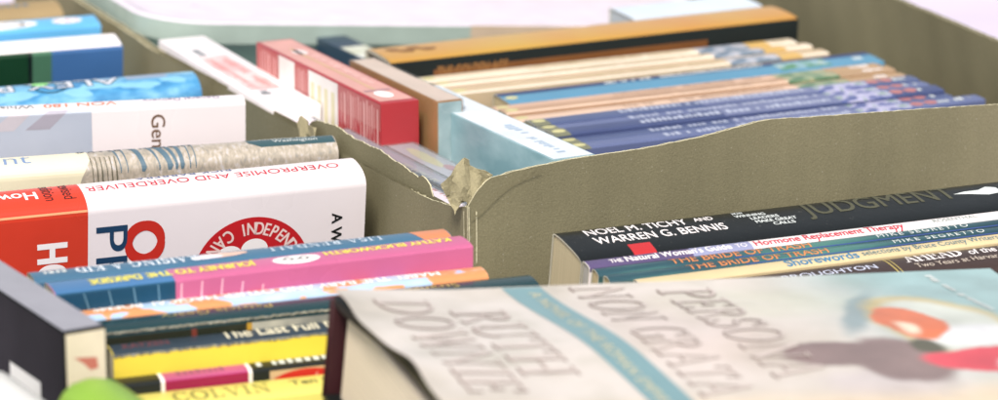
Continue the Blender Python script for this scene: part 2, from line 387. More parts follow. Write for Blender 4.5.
# ------------------------------------------------------------------ books that stand with the spine up
def spine_profile(T, H, hh, n=2.2, k=16, off=0.):
    """front bottom -> up -> over the spine -> back bottom.  z = 0 at the foot, H at the top of the spine"""
    P = [(-T/2+off, 0), (-T/2+off, (H-hh)*.5), (-T/2+off, H-hh)]
    for i in range(1, k):
        a = math.pi*(1-i/k); c, s = math.cos(a), math.sin(a)
        P.append(((T/2-off)*math.copysign(abs(c)**(2/n), c), H-hh+(hh-off)*abs(s)**(2/n)))
    P += [(T/2-off, H-hh), (T/2-off, (H-hh)*.5), (T/2-off, 0)]
    return P
PAGE = {}
class Book: pass
def book(label, end, yaw, L, T, H, cov, side='r', lean=0., hh=1.5, n=2.2, tc=.5, hard=False, name=None, cat='book', page='#d8cfb4', group=None, back=.9, edge=None, roll=0.):
    """end = point (m) on the back upper edge of the spine at the right ('r') or left ('l') end"""
    L, T, hh, tc = L/1000, T/1000, hh/1000, tc/1000
    H = H/1000
    rot = Matrix.Rotation(R(yaw), 3, 'Z') @ Matrix.Rotation(R(-roll), 3, 'Y') @ Matrix.Rotation(R(lean), 3, 'X')
    loc = Vector(end) - rot @ Vector((L if side == 'r' else 0, T/2*back, H))
    b = Book(); nm = name or ('hardcover_book' if hard else 'paperback_book')
    b.root = thing(nm, label, cat, loc, rot, group)
    b.L, b.T, b.H = L*1000, T*1000, H*1000
    outer = spine_profile(T, H, hh, n); inner = spine_profile(T, H, hh, n, off=tc)
    bm = bmesh.new(); rows = []
    nx = 12; rnd = random.Random(label)
    xs = [L*i/nx for i in range(nx+1)]
    for x in xs: rows.append(([bm.verts.new((x, y, z)) for y, z in outer], [bm.verts.new((x, y, z)) for y, z in inner]))
    for (o0, i0), (o1, i1) in zip(rows, rows[1:]):
        for j in range(len(outer)-1):
            bm.faces.new((o0[j], o1[j], o1[j+1], o0[j+1])).material_index = 0
            bm.faces.new((i0[j], i0[j+1], i1[j+1], i1[j])).material_index = 1
        for j in (0, -1): bm.faces.new((o0[j], i0[j], i1[j], o1[j])).material_index = 1
    for (o, i) in (rows[0], rows[-1]):
        for j in range(len(outer)-1): bm.faces.new((o[j], o[j+1], i[j+1], i[j])).material_index = 1
    b.cover = obj('cover', bm, [cov, edge or mat('paper edge', '#c9c6b4', rough=.7)], b.root, smooth=40)
    b.surf = Profile(outer)
    # page block
    ins = .0035 if hard else .0006
    pp = [(y*(1-(.6 if hard else .1)*1e-3/T), max(z*1.0, ins)-(.004 if hard else .0003)) for y, z in inner]
    pp = [(y, max(z, ins)) for y, z in pp]
    bm = bmesh.new(); A = [bm.verts.new((ins, y, z)) for y, z in pp]; B = [bm.verts.new((L-ins, y, z)) for y, z in pp]
    for j in range(len(pp)-1): bm.faces.new((A[j], B[j], B[j+1], A[j+1]))
    bm.faces.new((A[0], A[-1], B[-1], B[0])); bm.faces.new(A); bm.faces.new(B[::-1])
    b.pages = obj('page_block', bm, pages_mat('pages '+page, page), b.root, smooth=40)
    b.lay = lambda nm, fl, m, h=.1, relief=0.: lay(nm, fl, m, b.surf, b.cover, h, relief)
    b.sp = b.surf.s[2]                                            # s (mm) where the front cover begins
    return b

def boxcase(name, label, cat, top, yaw, L, W, H, mats, wrap=None, group=None, bev=.6, rear=None):
    """upright case: top = front-left upper corner (m); long axis runs away from the camera (yaw). local x along, y to the left, z up"""
    L, W, H = L/1000, W/1000, H/1000
    rot = Matrix.Rotation(R(yaw), 3, 'Z')
    if rear is not None:
        d = Vector(rear)-Vector(top); L = d.length; rot = Matrix.Rotation(math.atan2(d.y, d.x), 3, 'Z') @ Matrix.Rotation(-math.asin(d.z/L), 3, 'Y')
    loc = Vector(top)-rot @ Vector((0, W, H))
    r = thing(name, label, cat, loc, rot, group)
    bm = bmesh.new(); bmesh.ops.create_cube(bm, size=1)
    for v in bm.verts: v.co = Vector(((v.co.x+.5)*L, (v.co.y+.5)*W, (v.co.z+.5)*H))
    bmesh.ops.bevel(bm, geom=bm.edges[:], offset=bev/1000, segments=2, affect='EDGES', profile=.6)
    c = obj('case_body', bm, mats, r, smooth=35)
    b = Book(); b.root = r; b.cover = c; b.L, b.W, b.H = L*1000, W*1000, H*1000
    b.top = Plane((0, W, H), (1, 0, 0), (0, -1, 0))           # x along, s from the left edge
    b.left = Plane((0, W, H), (1, 0, 0), (0, 0, -1))          # x along from the front, s downwards
    b.front = Plane((0, W, H), (0, -1, 0), (0, 0, -1))
    for p_, n_ in ((b.top, (0, 0, 1)), (b.left, (0, 1, 0)), (b.front, (-1, 0, 0))): p_.n = Vector(n_)
    b.lay = lambda nm, fl, m, face='top', h=.1: lay(nm, fl, m, getattr(b, face), b.cover, h)
    if wrap:
        bm = bmesh.new(); bmesh.ops.create_cube(bm, size=1); g = .0007
        for v in bm.verts: v.co = Vector(((v.co.x+.5)*(L+2*g)-g, (v.co.y+.5)*(W+2*g)-g, (v.co.z+.5)*(H+g)))
        bmesh.ops.bevel(bm, geom=bm.edges[:], offset=.001, segments=2, affect='EDGES', profile=.6)
        obj('clear_wrap', bm, wrap, r, smooth=35)
    return b

# ================================================================== THE PLACE
TABLE = -.175
WHITE = cover('white gloss cover', '#e2dade', rough=.28, var=.02)
WHITE2 = cover('white print', '#f0ebec', var=.02)
INK = mat('black ink', '#141a1c', rough=.4); INKB = mat('blue ink', '#3f62a0', rough=.4); INKR = mat('red ink', '#d63448', rough=.4)
NAVY = mat('navy ink', '#1f4a70', rough=.4); GOLD = mat('gold foil', '#b7a55a', rough=.35); GREYI = mat('grey ink', '#6f7c84', rough=.5)
YEL = mat('yellow ink', '#e8dc4a', rough=.4); CREAM = mat('cream print', '#e6dfc2', rough=.45)
PALE = mat('pale print', '#cfd6d6', rough=.45); ORNG = mat('orange ink', '#d98a50', rough=.4)

# --- table
bm = bmesh.new(); bmesh.ops.create_grid(bm, x_segments=60, y_segments=60, size=2.2)
for v in bm.verts: v.co.z = TABLE+.0025*math.sin(v.co.x*9+v.co.y*4)*math.sin(v.co.y*7); v.co.y += 1.0
o = obj('tablecloth', bm, mat('tablecloth', '#cdc3dc', rough=.9, var=.06, scale=9, bump=.2, bscale=900), None, smooth=60); o['kind'] = 'structure'

# --- corrugated cardboard box -------------------------------------------------
CARD = card_mat('kraft cardboard'); CARDL = mat('pale cut edge', '#cfc8a8', rough=.9, var=.15, scale=300, bump=.4, bscale=900); CARDE = mat('torn cardboard edge', '#948b6c', rough=.9, var=.12, scale=200, bump=.4, bscale=900)
box = thing('cardboard_box', 'long open olive brown cardboard box with a torn front corner, holding discs and paperbacks', 'box', (.0, .0, TABLE+.003))
def interp(pr, s):
    for (a, b), (c, d) in zip(pr, pr[1:]):
        if a <= s <= c: return b+(d-b)*(s-a)/((c-a) or 1e-9)
    return pr[-1][1] if s > pr[-1][0] else pr[0][1]
def panel(name, p0, yaw, Lmm, outer, inner, med=None, t=4.0, rag=0., step=1.2, seed=1, bow=0., ragr=None):
    """corrugated board standing on edge: two liners with a fluted sheet between, outer liner facing -normal"""
    rnd = random.Random(seed); d = Vector((math.cos(R(yaw)), math.sin(R(yaw)), 0)); nrm = Vector((-d.y, d.x, 0))
    bm = bmesh.new(); base = TABLE+.004
    o = Vector(p0); n = int(Lmm/step); nz = [0]*(n+2)
    for i in range(1, n+2): nz[i] = nz[i-1]*.6+rnd.uniform(-1, 1)*.5
    def bw(s, z): return bow*math.sin(math.pi*min(1, s/Lmm))*(.35+.65*(z-base)/-base)
    NZ = 8
    def dent(s, zz): return .5*math.sin(s*.031+seed)*math.sin(zz*55+seed)+.22*math.sin(s*.083+zz*40+seed*2)+.12*math.sin(s*.19-zz*90)+.025*math.sin(s*.98)
    def sheet(prof, a, b, mi, r):
        rows = []
        for i in range(n+1):
            s = Lmm*i/n; z = interp(prof, s)/1000+(nz[i]*r/1000)
            rows.append([])
            for off in (a, b):
                for zz in (base, base*.7, base*.5, base*.36, base*.25, base*.16, base*.09, base*.04, z):
                    rows[-1].append(bm.verts.new(o+d*(s/1000)+nrm*((off+bw(s, zz)+(dent(s, zz) if zz > base else 0))/1000)+Vector((0, 0, zz))))
        for r0, r1 in zip(rows, rows[1:]):
            for k in range(NZ):
                bm.faces.new((r0[k], r1[k], r1[k+1], r0[k+1])).material_index = 0
                bm.faces.new((r0[NZ+1+k], r0[NZ+2+k], r1[NZ+2+k], r1[NZ+1+k])).material_index = 0
            bm.faces.new((r0[NZ], r1[NZ], r1[-1], r0[-1])).material_index = 1
        for r0 in (rows[0], rows[-1]):
            for k in range(NZ): bm.faces.new((r0[k], r0[k+1], r0[k+NZ+2], r0[k+NZ+1])).material_index = 1
    sheet(outer, 0, .6, 0, rag); sheet(inner, t-.6, t, 0, rag if ragr is None else ragr)
    rows = []; m = int(Lmm/.8)
    for i in range(m+1):
        s = Lmm*i/m; off = t/2+(t/2-.7)*math.sin(s*2*math.pi/6.4); z = min(interp(outer, s), interp(inner, s))/1000-.0007
        rows.append([bm.verts.new(o+d*(s/1000)+nrm*((off+bw(s, zz)+(dent(s, zz) if zz > base else 0))/1000)+Vector((0, 0, zz))) for zz in (base, base*.2, z)])
    for r0, r1 in zip(rows, rows[1:]):
        for k in range(2): bm.faces.new((r0[k], r1[k], r1[k+1], r0[k+1])).material_index = 1
    ob = obj(name, bm, [CARD, CARDL], None, smooth=50)
    ob.parent = box; ob.matrix_parent_inverse = box.matrix_world.inverted()
    return ob
A0 = Vector((-.0126, -.0079, 0))
front_rim = [(0, -1), (2.7, 3.0), (4.5, 5.5), (8.2, 8.7), (10.9, 10.1), (19, 11.3), (33, 12.7), (56, 14), (79.5, 14.4), (108, 16.4), (137, 20.2), (146, 20.4), (177, 18.7), (208, 17.3), (260, 15.1), (320, 12), (370, 12)]
panel('front_panel', A0, 26, 362, front_rim, [(a, b-.8 if a > 12 else b-2) for a, b in front_rim], rag=.25, seed=4, bow=1.5)
lo = [(0, -.8), (12, -3.8), (36, -6.6), (66, -7.6), (87, -8.5), (125, -9.4), (160, -10.2), (176, -10.7), (222, -10.1), (263, -10.9), (288, -11.6), (337, -8.4), (396, -5.6), (450, -3.4), (491, -2.5), (620, 2)]
li = [(0, -3), (12, -5), (42, -8.4), (44, -3.0), (47, -1.3), (51, -.1), (56, -1.7), (71, 0), (92, 1.6), (108, .9), (124, .7), (141, 2.1), (155, .5), (165, -.4), (172, -3.6), (178, -9), (188, -10.5), (234, -10.9), (288, -11.1), (337, -8.2), (396, -5.4), (491, -2.5), (620, 2)]
dl = Vector((math.cos(R(116.5)), math.sin(R(116.5)), 0)); nl = Vector((-dl.y, dl.x, 0))
# the left panel's outer liner faces the near books: build it from the far end so the outer side comes first
def flip(pr, L): return [(L-a, b) for a, b in reversed(pr) if a <= L]
panel('side_panel', A0+dl*.6, 116.5-180, 600, flip(lo, 600), flip(li, 600), rag=.3, seed=9, ragr=.6)
C1 = A0+Vector((math.cos(R(26)), math.sin(R(26)), 0))*.362
rr = [(0, 12), (40, 6), (120, 1.5), (177, 0), (280, 0), (600, 0)]
panel('side_panel', C1, 109.3, 560, [(a, b-.4) for a, b in rr], rr, rag=.25, seed=12, bow=-2)
e1 = A0+dl*.6; e2 = C1+Vector((math.cos(R(109.3)), math.sin(R(109.3)), 0))*.56; dv = e2-e1
panel('back_panel', e1, math.degrees(math.atan2(dv.y, dv.x)), dv.length*1000, [(0, 0), (600, 0)], [(0, 0), (600, 0)], rag=.25, seed=15)
bm = bmesh.new(); b4 = [A0, C1, e2, e1]
lo4 = [bm.verts.new(Vector((p.x, p.y, TABLE+.0035))) for p in b4]; hi4 = [bm.verts.new(Vector((p.x, p.y, TABLE+.0065))) for p in b4]
bm.faces.new(lo4); bm.faces.new(hi4)
for i in range(4): bm.faces.new((lo4[i], lo4[(i+1) % 4], hi4[(i+1) % 4], hi4[i]))
ob = obj('bottom_panel', bm, CARD, None); ob.parent = box; ob.matrix_parent_inverse = box.matrix_world.inverted()

fp = Plane(A0, (math.cos(R(26)), math.sin(R(26)), 0), (0, 0, -1)); fp.n = Vector((math.sin(R(26)), -math.cos(R(26)), 0))
o = lay('liner_crease', line([(.8, 6), (4, 4.5), (9, .6), (14, -3.5), (19, -6.6), (25, -8.6), (33, -10.6)], .5), CARD, fp, None, .75); o.parent = box; o.matrix_parent_inverse = box.matrix_world.inverted()
# torn, crumpled tongue of liner at the front corner (outline given along the panel / up, mm)
PEEL = card_mat('peeled liner', '#aea584')
def crumple(name, pts, holes, o, yaw, seed, t=.7, amp=3.0, lean=0.):
    """outline of (along, up) in mm meshed finely, bent out of plane in folds, then given thickness"""
    rnd = random.Random(seed); d = Vector((math.cos(R(yaw)), math.sin(R(yaw)), 0)); nrm = Vector((-d.y, d.x, 0))
    bm = bmesh.new(); vs = [bm.verts.new((a, 0, b)) for a, b in pts]; bm.faces.new(vs)
    bmesh.ops.triangulate(bm, faces=bm.faces[:])
    for k in range(-60, 80, 2):
        bmesh.ops.bisect_plane(bm, geom=bm.verts[:]+bm.edges[:]+bm.faces[:], plane_co=(k, 0, 0), plane_no=(1, 0, .3))
        bmesh.ops.bisect_plane(bm, geom=bm.verts[:]+bm.edges[:]+bm.faces[:], plane_co=(0, 0, k), plane_no=(-.3, 0, 1))
    for v in bm.verts:
        a, b = v.co.x, v.co.z
        tri = lambda q: abs((q % 2)-1)*2-1
        w = amp*(.75*tri(a*.10+b*.085+seed*.3)+.3*tri(a*.26-b*.05)+.1*math.sin(a*1.7+b*.9))
        v.co = o+d*(a/1000)+nrm*((w+lean*b)/1000)+Vector((0, 0, b/1000))
    bmesh.ops.solidify(bm, geom=bm.faces[:], thickness=t/1000)
    ob = obj(name, bm, [PEEL], None); ob.parent = box; ob.matrix_parent_inverse = box.matrix_world.inverted(); return ob
flap = [(0, 0)]
crumple('torn_flap', [(11, 9.6), (7, 5.8), (4, 3.2), (1.6, 2.2), (1.3, 1), (.5, -1.2), (-.9, .6), (-3.6, 3.6), (-3.2, -.2), (-6.2, -4.5), (-6.1, -2.6), (-8.6, 2.3), (-9.6, 5.4), (-11.5, 8.4), (-8, 12), (-4.5, 15.5), (-.3, 18.4), (1.6, 17.2), (2.2, 14.8), (5, 13.2), (8.2, 12.4), (11.5, 10.2)], None, A0+Vector((0, .004, 0)), 24, 2, amp=1.9, lean=.12)
crumple('torn_flap', [(-2, -11), (-1.6, -4), (-.6, -1), (1.2, .2), (4, -1), (7, -1.9), (12, -2.2), (20, -1.4), (20, -11)], None, A0+dl*.176, 116.5-180, 5, amp=1.2)

# ================================================================== BOOKS LEFT OF THE BOX (spines up, upside down to us)
GL_ = 'books standing spine up beside the cardboard box'
DARKG = cover('dark green print', '#1c4a2c'); MIDBLUE = cover('mid blue cover', '#3f6ea6')

# tan clothbound book
b = book('tan brown hardcover with grey spine lettering, farthest behind the light blue book', (-0.2441, 0.4305, 0.0000), 23, 240, 26, 168, cover('tan cloth', '#a58e66', rough=.6, coat=0), lean=8, hh=5, hard=True, tc=2, group=GL_)
b.lay('title_lettering', smallprint(b.L-90, b.L-16, 2, 7, seed=3), GREYI)
# light blue CAB
b = book('light blue book with a white oval and small red badge on its spine', (-0.2154, 0.3813, 0.0000), 22.4, 230, 17, 166, cover('sky blue cover', '#62b4e6'), lean=10, hh=1.2, group=GL_)
b.lay('title_panel', disc(b.L-58, -.5, 26, 5.5), WHITE2, .08); b.lay('title_lettering', place(sans('CAB', 5.5, bold=.02), b.L-38, -3, 180, fit=38), mat('grey brown ink', '#6b6558'), .16)
b.lay('badge', disc(b.L-16, -1, 8, 3.6), WHITE2, .08); b.lay('badge_lettering', smallprint(b.L-22, b.L-10, .6, 2.8, seed=77), INKR, .16)
# white spine, blue + green cover
b = book('white spined book with blue and dark green cover, in front of the light blue book', (-0.1993, 0.3361, 0.0000), 21, 240, 22, 166, MIDBLUE, lean=8, hh=2.5, group=GL_)
sp = b.sp
b.lay('spine_panel', rect(.3, -30, b.L-.3, sp-2.5), WHITE2, .06); b.lay('cover_picture', rect(.3, sp-2.5, b.L-47, 60), DARKG, .06)
b.lay('cover_stripe', rect(b.L-47, sp-2.5, b.L-37, 60), cover('sage stripe', '#4f7f62'), .06); b.lay('cover_dark_line', rect(b.L-49, sp-2.5, b.L-47, 60), INK, .1)  # narrow dark line between the green picture and the stripe
b.lay('title_lettering', smallprint(b.L-105, b.L-25, 1, 2.6, seed=5), mat('lilac ink', '#c3bcd2'), .12)
# Alex R... blue comic
b = book('bright blue paperback with rounded spine and outlined silver title', (-0.1502, 0.2459, 0.0000), 21, 215, 27, 167, art('icy blue print', [(.3, '#2a78b4'), (.48, '#4a9cd0'), (.66, '#84c2e2')], (70, 110, 110)), lean=6, hh=8, n=2.1, back=.5, group=GL_)
xr = b.L
for k, (w, dx) in enumerate(((30, 0), (18, 0))):
    pass
SILV = mat('silver ink', '#c9ccd8', rough=.3); DK = mat('dark teal outline', '#2e5f74')
b.lay('title_panel', rect(xr-34, -8, xr-14, 1), mat('grey blue band', '#8fa3be'), .06)
b.lay('title_outline', place(sans('ALEX RIDER', 8, bold=.06, xs=1.2), xr-37, -3.5, 180, fit=104), DK, .12)
b.lay('title_lettering', place(sans('ALEX RIDER', 8, bold=.012, xs=1.2), xr-37.5, -3.5, 180, fit=103), SILV, .26)
b.lay('emblem', ring(xr-72, 1, 9, 7.8, k=.8), DK, .3); b.lay('emblem_star', disc(xr-76, -2, 4, 3, wob=.3, seed=4), mat('lime ink', '#86d07c'), .34)
for k, (x, s_) in enumerate(((12, 0), (29, 3), (48, 1), (60, 5), (88, 4), (104, 6))): b.lay('splash', disc(xr-x, s_+4, 7+k % 3*2, 3, wob=.4, seed=20+k), mat('pale cyan ink', '#7fbcdc'), .09+k*.005)
# General Delivery
b = book('white paperback with pale building photo on its cover and brown sideways lettering', (-0.1182, 0.1603, 0.0080), 12.5, 228, 12, 176, WHITE, lean=8, hh=1.6, group=GL_)
sp = b.sp; xr = b.L
b.lay('spine_lettering', place(sans('General Delivery', 4.2), xr-11, -3.6, 180, fit=35), mat('mauve ink', '#8d84a8'))
b.lay('author_lettering', place(sans('VON 180', 4.6, bold=.01), xr-58, -3, 180, fit=33), mat('orange red ink', '#e07a54')); b.lay('subtitle_lettering', place(sans('Whistler', 4.4), xr-95, -3, 180, fit=26), GREYI)
b.lay('title_lettering', place(sans('General', 6.2, bold=.005), xr-43, sp+2.5, 90, fit=31), mat('brown ink', '#7d5a3c'))
b.lay('cover_photo', rect(.3, sp-2, xr-70, 50), art('pale sky photo', [(.35, '#a9b6cc'), (.6, '#c6cddd')], (8, 8, 8)), .06)
for k in range(6):
    x = xr-80-k*16; b.lay('cover_roof', poly([(x, sp-2), (x-9, sp-2), (x-20, sp+7), (x-9, sp+7)]), mat('roof slate' if k % 2 == 0 else 'roof pale', '#b0acbc' if k % 2 == 0 else '#c8c2cc'), .1)
b.lay('cover_tree', disc(xr-150, sp+22, 30, 15, wob=.12, seed=9), art('tree print', [(.4, '#3f7c70'), (.52, '#8fb6b4'), (.66, '#b9cfd8')], (90, 90, 90)), .1)
# David P. Pelly
LAND = art('streaked plain print', [(.3, '#9a968f'), (.45, '#ada394'), (.57, '#bbb0a2'), (.7, '#c2bfc2')], (620, 300, 300), detail=6, dist=.5)
b = book('weathered landscape covered hardcover with a dark teal spine band, behind the big white one', (-0.0745, 0.1137, 0.0000), 16.5, 240, 18, 168, LAND, lean=8, hh=6, hard=True, tc=1.5, back=.5, group=GL_)
sp = b.sp; xr = b.L
b.lay('spine_band', poly([(xr-.4, -14), (xr-.4, sp-8), (xr-34, sp-8), (xr-39, sp-12), (xr-42, -14)]), cover('dark teal band', '#3f626a'), .06)
b.lay('place_lettering', place(sans('Washington', 3.2), xr-28, 1, 0, fit=20), PALE, .14); b.lay('publisher_lettering', smallprint(xr-38, xr-8, -3.2, 2.2, seed=8), PALE, .14)
b.lay('jacket_panel', poly([(.3, -14), (xr-111, -14), (xr-110, sp-7), (xr-114, sp+1), (xr-122, 40), (.3, 40)]), cover('cream jacket', '#e4ddc0'), .06)
b.lay('title_lettering', place(sans('Haunt', 8.5, bold=-.012), xr-172, 4, 0, fit=37), mat('blue grey ink', '#7d97c0'), .14)
b.lay('author_lettering', place(serif('DAVID F. PELLY', 3.4, .32, .3), xr-115, -2.6, 0, fit=52), mat('slate ink', '#4c5a66'), .14)
SLATE = mat('slate streak', '#5d7a8c')
for k, (x, w, a) in enumerate(((97, .6, 5), (94, .5, 4), (87, 2.6, 9), (80, .8, 9), (75.5, 3, 12), (72.5, 1.6, 9), (70, 2.2, 5), (66.5, .6, 2), (64, .5, 1))):
    b.lay('cover_streak', poly([(xr-x-a, -9), (xr-x-a+w*.4, -9), (xr-x-a*.3+w*.5, -2), (xr-x+w*.5, sp-2), (xr-x+w*.2, 12), (xr-x-w*.3, 12), (xr-x-w*.4, sp-3), (xr-x-a*.45, -2)]), SLATE, .12+k*.01)
for k in range(6):
    b.lay('cover_stalk', poly([(xr-109+k*2.1-1, sp-9), (xr-108.6+k*2.1-1, sp-9), (xr-107.7+k*2.1, 30), (xr-108.1+k*2.1-k % 3*.4, 30)]), mat('stalk brown', '#6d6a58'), .12)
# Overpromise
b = book('large white hardcover with red lettering, red lower band and round red sticker', (-0.0636, 0.0729, 0.0000), 21.8, 240, 25, 171, WHITE, lean=9, hh=6.5, n=2.3, hard=True, tc=2, back=.55, group=GL_)
sp = b.sp; xr = b.L; REDC = cover('orange red band', '#e6452c', rough=.25)
b.lay('red_band', rect(.3, -16, xr-122, 90), REDC, .05)
b.lay('spine_title', place(sans('OVERPROMISE AND OVERDELIVER', 4.6, xs=1.1), xr-9, -1.6, 180, fit=111), INKR)
b.lay('author_lettering', place(sans('RICK BARRERA', 3.6), xr-55, -8, 180, fit=42), INKB)
b.lay('subtitle_lettering', place(sans('How to Achieve', 6.5, bold=.02), xr-141, -1.5, 180, fit=58), WHITE2, .14)
b.lay('edition_lettering', place(sans('revised', 5.2), xr-130.5, -8, 90, fit=15), INK, .14); b.lay('edition_lettering', place(sans('edition', 5.2), xr-138.5, -8, 90, fit=15), INK, .14)
b.lay('ridge_highlight', rect(.3, sp-2.4, xr-122.2, sp-1.4), mat('ridge highlight', '#f0a070', rough=.3), .12)  # highlight along the spine ridge, painted as a pale orange strip
b.lay('sticker_title', place(sans('HOW', 12, bold=.05), xr-143, sp+11, 90, fit=36), WHITE2, .14)
b.lay('title_lettering', place(sans('OVER', 16, bold=.05), xr-105.5, sp+5, 90, fit=62), cover('red letter', '#dc3426'), .1)
b.lay('title_lettering', place(sans('PROMISE', 13.5, bold=.0), xr-118.5, sp+6, 90, fit=104), NAVY, .1)
b.lay('blurb_lettering', place(sans('A Wall Street Journal', 4.6, bold=.025), xr-15, sp+10.5, 90, fit=60), INK, .1)
STX, STS = xr-50.5, sp+34.5
b.lay('sticker', disc(STX, STS, 26, 26, n=64), cover('red sticker', '#d8232c', rough=.35), .1)
def arc_text(t, cx, cy, r, a0, da, cap, bold=.02, inward=False):
    fl = []
    for i, ch in enumerate(t):
        V, F = sans(ch, cap, bold=bold, xs=.72); x0 = min(v[0] for v in V); x1 = max(v[0] for v in V); a = R(a0+da*i)
        out = []
        for p, q, *hh_ in V:
            p = p-(x0+x1)/2
            if inward: p, q = -p, cap-q
            rr_ = r+q; out.append((cx+rr_*math.cos(a)-p*math.sin(a), cy+rr_*math.sin(a)+p*math.cos(a))+tuple(hh_))
        fl.append((out, F))
    return join(*fl)
b.lay('sticker_lettering', arc_text('INDEPENDENT', STX, STS, 18, -101, 9.8, 5.6), mat('pale pink sticker ink', '#ecd0cc'), .18)
b.lay('sticker_lettering', arc_text('CANADIAN', STX, STS, 18, -120, -12.5, 5.6, inward=True), mat('pale pink sticker ink', '#ecd0cc'), .18)
b.lay('sticker_emblem', disc(STX-10, STS-9.5, 5.5, 4.2), WHITE2, .2); b.lay('sticker_emblem', disc(STX+1, STS-11, 6, 5), WHITE2, .22)

# --- near group ---------------------------------------------------------------
DTEAL = cover('dusty blue spine', '#4a7898'); PINK = cover('pink cover', '#cc6896', rough=.28); TEALC = cover('deep teal cover', '#1f5a7c')
b = book('thin dusty blue paperback with an orange end, behind the pink book', (-0.0225, -0.0486, 0.0020), 21.5, 166, 13, 172, DTEAL, lean=1, hh=2, group=GL_)
xr = b.L
b.lay('orange_end', poly([(xr-.3, -7), (xr-.3, 12), (xr-8, 12), (xr-13, 3), (xr-16, -7)]), cover('orange end', '#d8895c'), .06)
b.lay('author_lettering', place(serif('LISA RENDALL', 4.6, .12, .15), xr-27, -2.6, 180, fit=47), mat('pale blue ink', '#c4d3e2'))
b.lay('title_lettering', place(serif('RAISING A KID', 6, .08, .2), xr-101, -3, 180, fit=48), mat('white ink', '#dbe4ee'))
b.lay('subtitle_lettering', smallprint(xr-164, xr-152, 1, 4, seed=2), PALE)
b.lay('cover_figure', disc(xr-92, 0, 9, 3, wob=.3, seed=3), mat('skin tone print', '#d9b7a8'), .1); b.lay('cover_figure', disc(xr-98, 1, 5, 2.6, wob=.3, seed=8), mat('white cloth print', '#d8d4e0'), .14)
# pink
b = book('pink and teal paperback with yellow lettering and a white oval on its spine', (-0.0156, -0.0588, 0.0020), 23.2, 166, 15, 172, PINK, lean=2, hh=1.4, group=GL_)
sp = b.sp; xr = b.L
b.lay('blue_panel', rect(.3, -7, xr-120, sp-.8), cover('blue panel', '#4b80b4'), .05)
b.lay('teal_panel', rect(.3, sp-.8, xr-120, 60), TEALC, .05)
b.lay('author_lettering', place(sans('KATHY BUCKWORTH', 4.6, bold=.04), xr-6, -4, 180, fit=52), YEL)
b.lay('title_lettering', place(sans('JOURNEY TO THE', 5, bold=.045), xr-86, -2.6, 180, fit=43), YEL, .16)
b.lay('title_lettering', place(sans('DaRKSIDE', 5.6, bold=.045), xr-138.5, -2.8, 180, fit=23), YEL, .16) if False else b.lay('title_lettering', place(sans('DaRKSIDE', 5.6, bold=.045), xr-131, -2.8, 180, fit=20), YEL, .16)
b.lay('spine_oval', disc(xr-70, .5, 9.5, 4.6), WHITE2, .08); b.lay('oval_drawing', join(line([(xr-76, 1), (xr-73, -2), (xr-70, 1.5), (xr-67, -1.5), (xr-64, 1)], .5), ring(xr-73, 0, 1.8, 1.3), ring(xr-67, .5, 1.8, 1.3)), INK, .16)
RAY = mat('pale ray', '#f0b2ca', rough=.4); RAYT = mat('pale teal ray', '#6c9cb8', rough=.4)
for k in range(5):
    x = xr-86-k*8; b.lay('cover_ray', poly([(x, sp+.5+max(0, 4-k*2)), (x+.7, sp+.5+max(0, 4-k*2)), (x-3.6+k*.8, 40), (x-5+k*.8, 40)]), RAY, .1)
for k in range(4):
    x = xr-127-k*9.5; b.lay('cover_ray', poly([(x, sp), (x+.5, sp), (x+2.5+k*2.6, 40), (x+1.6+k*2.6, 40)]), RAYT, .1)
# orange / light blue patchwork
b = book('thin paperback with a pale blue and orange cloud patterned spine', (-0.0081, -0.0723, -0.0063), 20.8, 163, 12.5, 164, art('blue orange clouds', [(.44, '#e0965c'), (.47, '#e6a878'), (.49, '#a9c6e8'), (.7, '#bcd2ee')], (60, 120, 90), detail=2, coat=.4), lean=2, hh=2.5, group=GL_)
b.lay('title_lettering', place(sans('MABEL THE BABY AND OTHER MAGICAL POEMS', 4.4, bold=.03), b.L-18, -2.2, 180, fit=136), mat('bright white ink', '#f6f4f2', rough=.3))
# Strange Toys
b = book('dark teal paperback with small gold lettering in sparkling shrink wrap', (0.0108, -0.0799, -0.0075), 20.5, 178, 15, 162, cover('dark teal cover', '#274a50', rough=.22), lean=2, hh=2, group=GL_)
sp = b.sp; xr = b.L
b.lay('title_lettering', place(sans('Strange Toys', 4.6, bold=.01), xr-30, -3.4, 180, fit=38), GOLD); b.lay('author_lettering', place(sans('Patricia Geary', 4.2), xr-104, -3, 180, fit=42), GOLD)
b.lay('cover_art', rect(.4, sp+1, xr-116, 40), mat('dark olive art', '#2a2f16'), .08); b.lay('cover_stripe', rect(xr-116, sp+1, xr-114, 40), mat('amber stripe', '#c89a28'), .1)
b.lay('cover_art', rect(xr-114, sp+1, xr-80, 40), art('stone art', [(.4, '#8f9088'), (.6, '#c2bfae')], (40, 40, 40)), .08); b.lay('cover_stripe', rect(xr-80, sp+1, xr-77.5, 40), mat('amber stripe', '#c89a28'), .1)
b.lay('cover_mark', rect(xr-137, sp+1, xr-135, 40), mat('dull red mark', '#8a3a28'), .12)
def wrap_edge(b, s0, seed):
    """crinkled edge of the clear film along the front of a spine: a thin ragged lip that catches the light"""
    rnd = random.Random(seed); bm = bmesh.new(); prev = None
    for i in range(260):
        x = b.L*i/259; j = rnd.uniform(-.25, .25); p, n = b.surf.at(x, s0-.3+j); q, n2 = b.surf.at(x, s0+j+.15); q = q+n2*(.0003+rnd.random()**3*.0006); r_, n3 = b.surf.at(x, s0+.5+j)
        t = [bm.verts.new(p+n*.0002), bm.verts.new(q), bm.verts.new(r_+n3*.0002)]
        if prev:
            for k in (0, 1): bm.faces.new((prev[k], t[k], t[k+1], prev[k+1]))
        prev = t
    obj('film_edge', bm, mat('crinkled film', '#8f8c78', rough=.1, var=.5, scale=700, coat=1., spec=1.), b.root)
wrap_edge(b, sp-.6, 3)
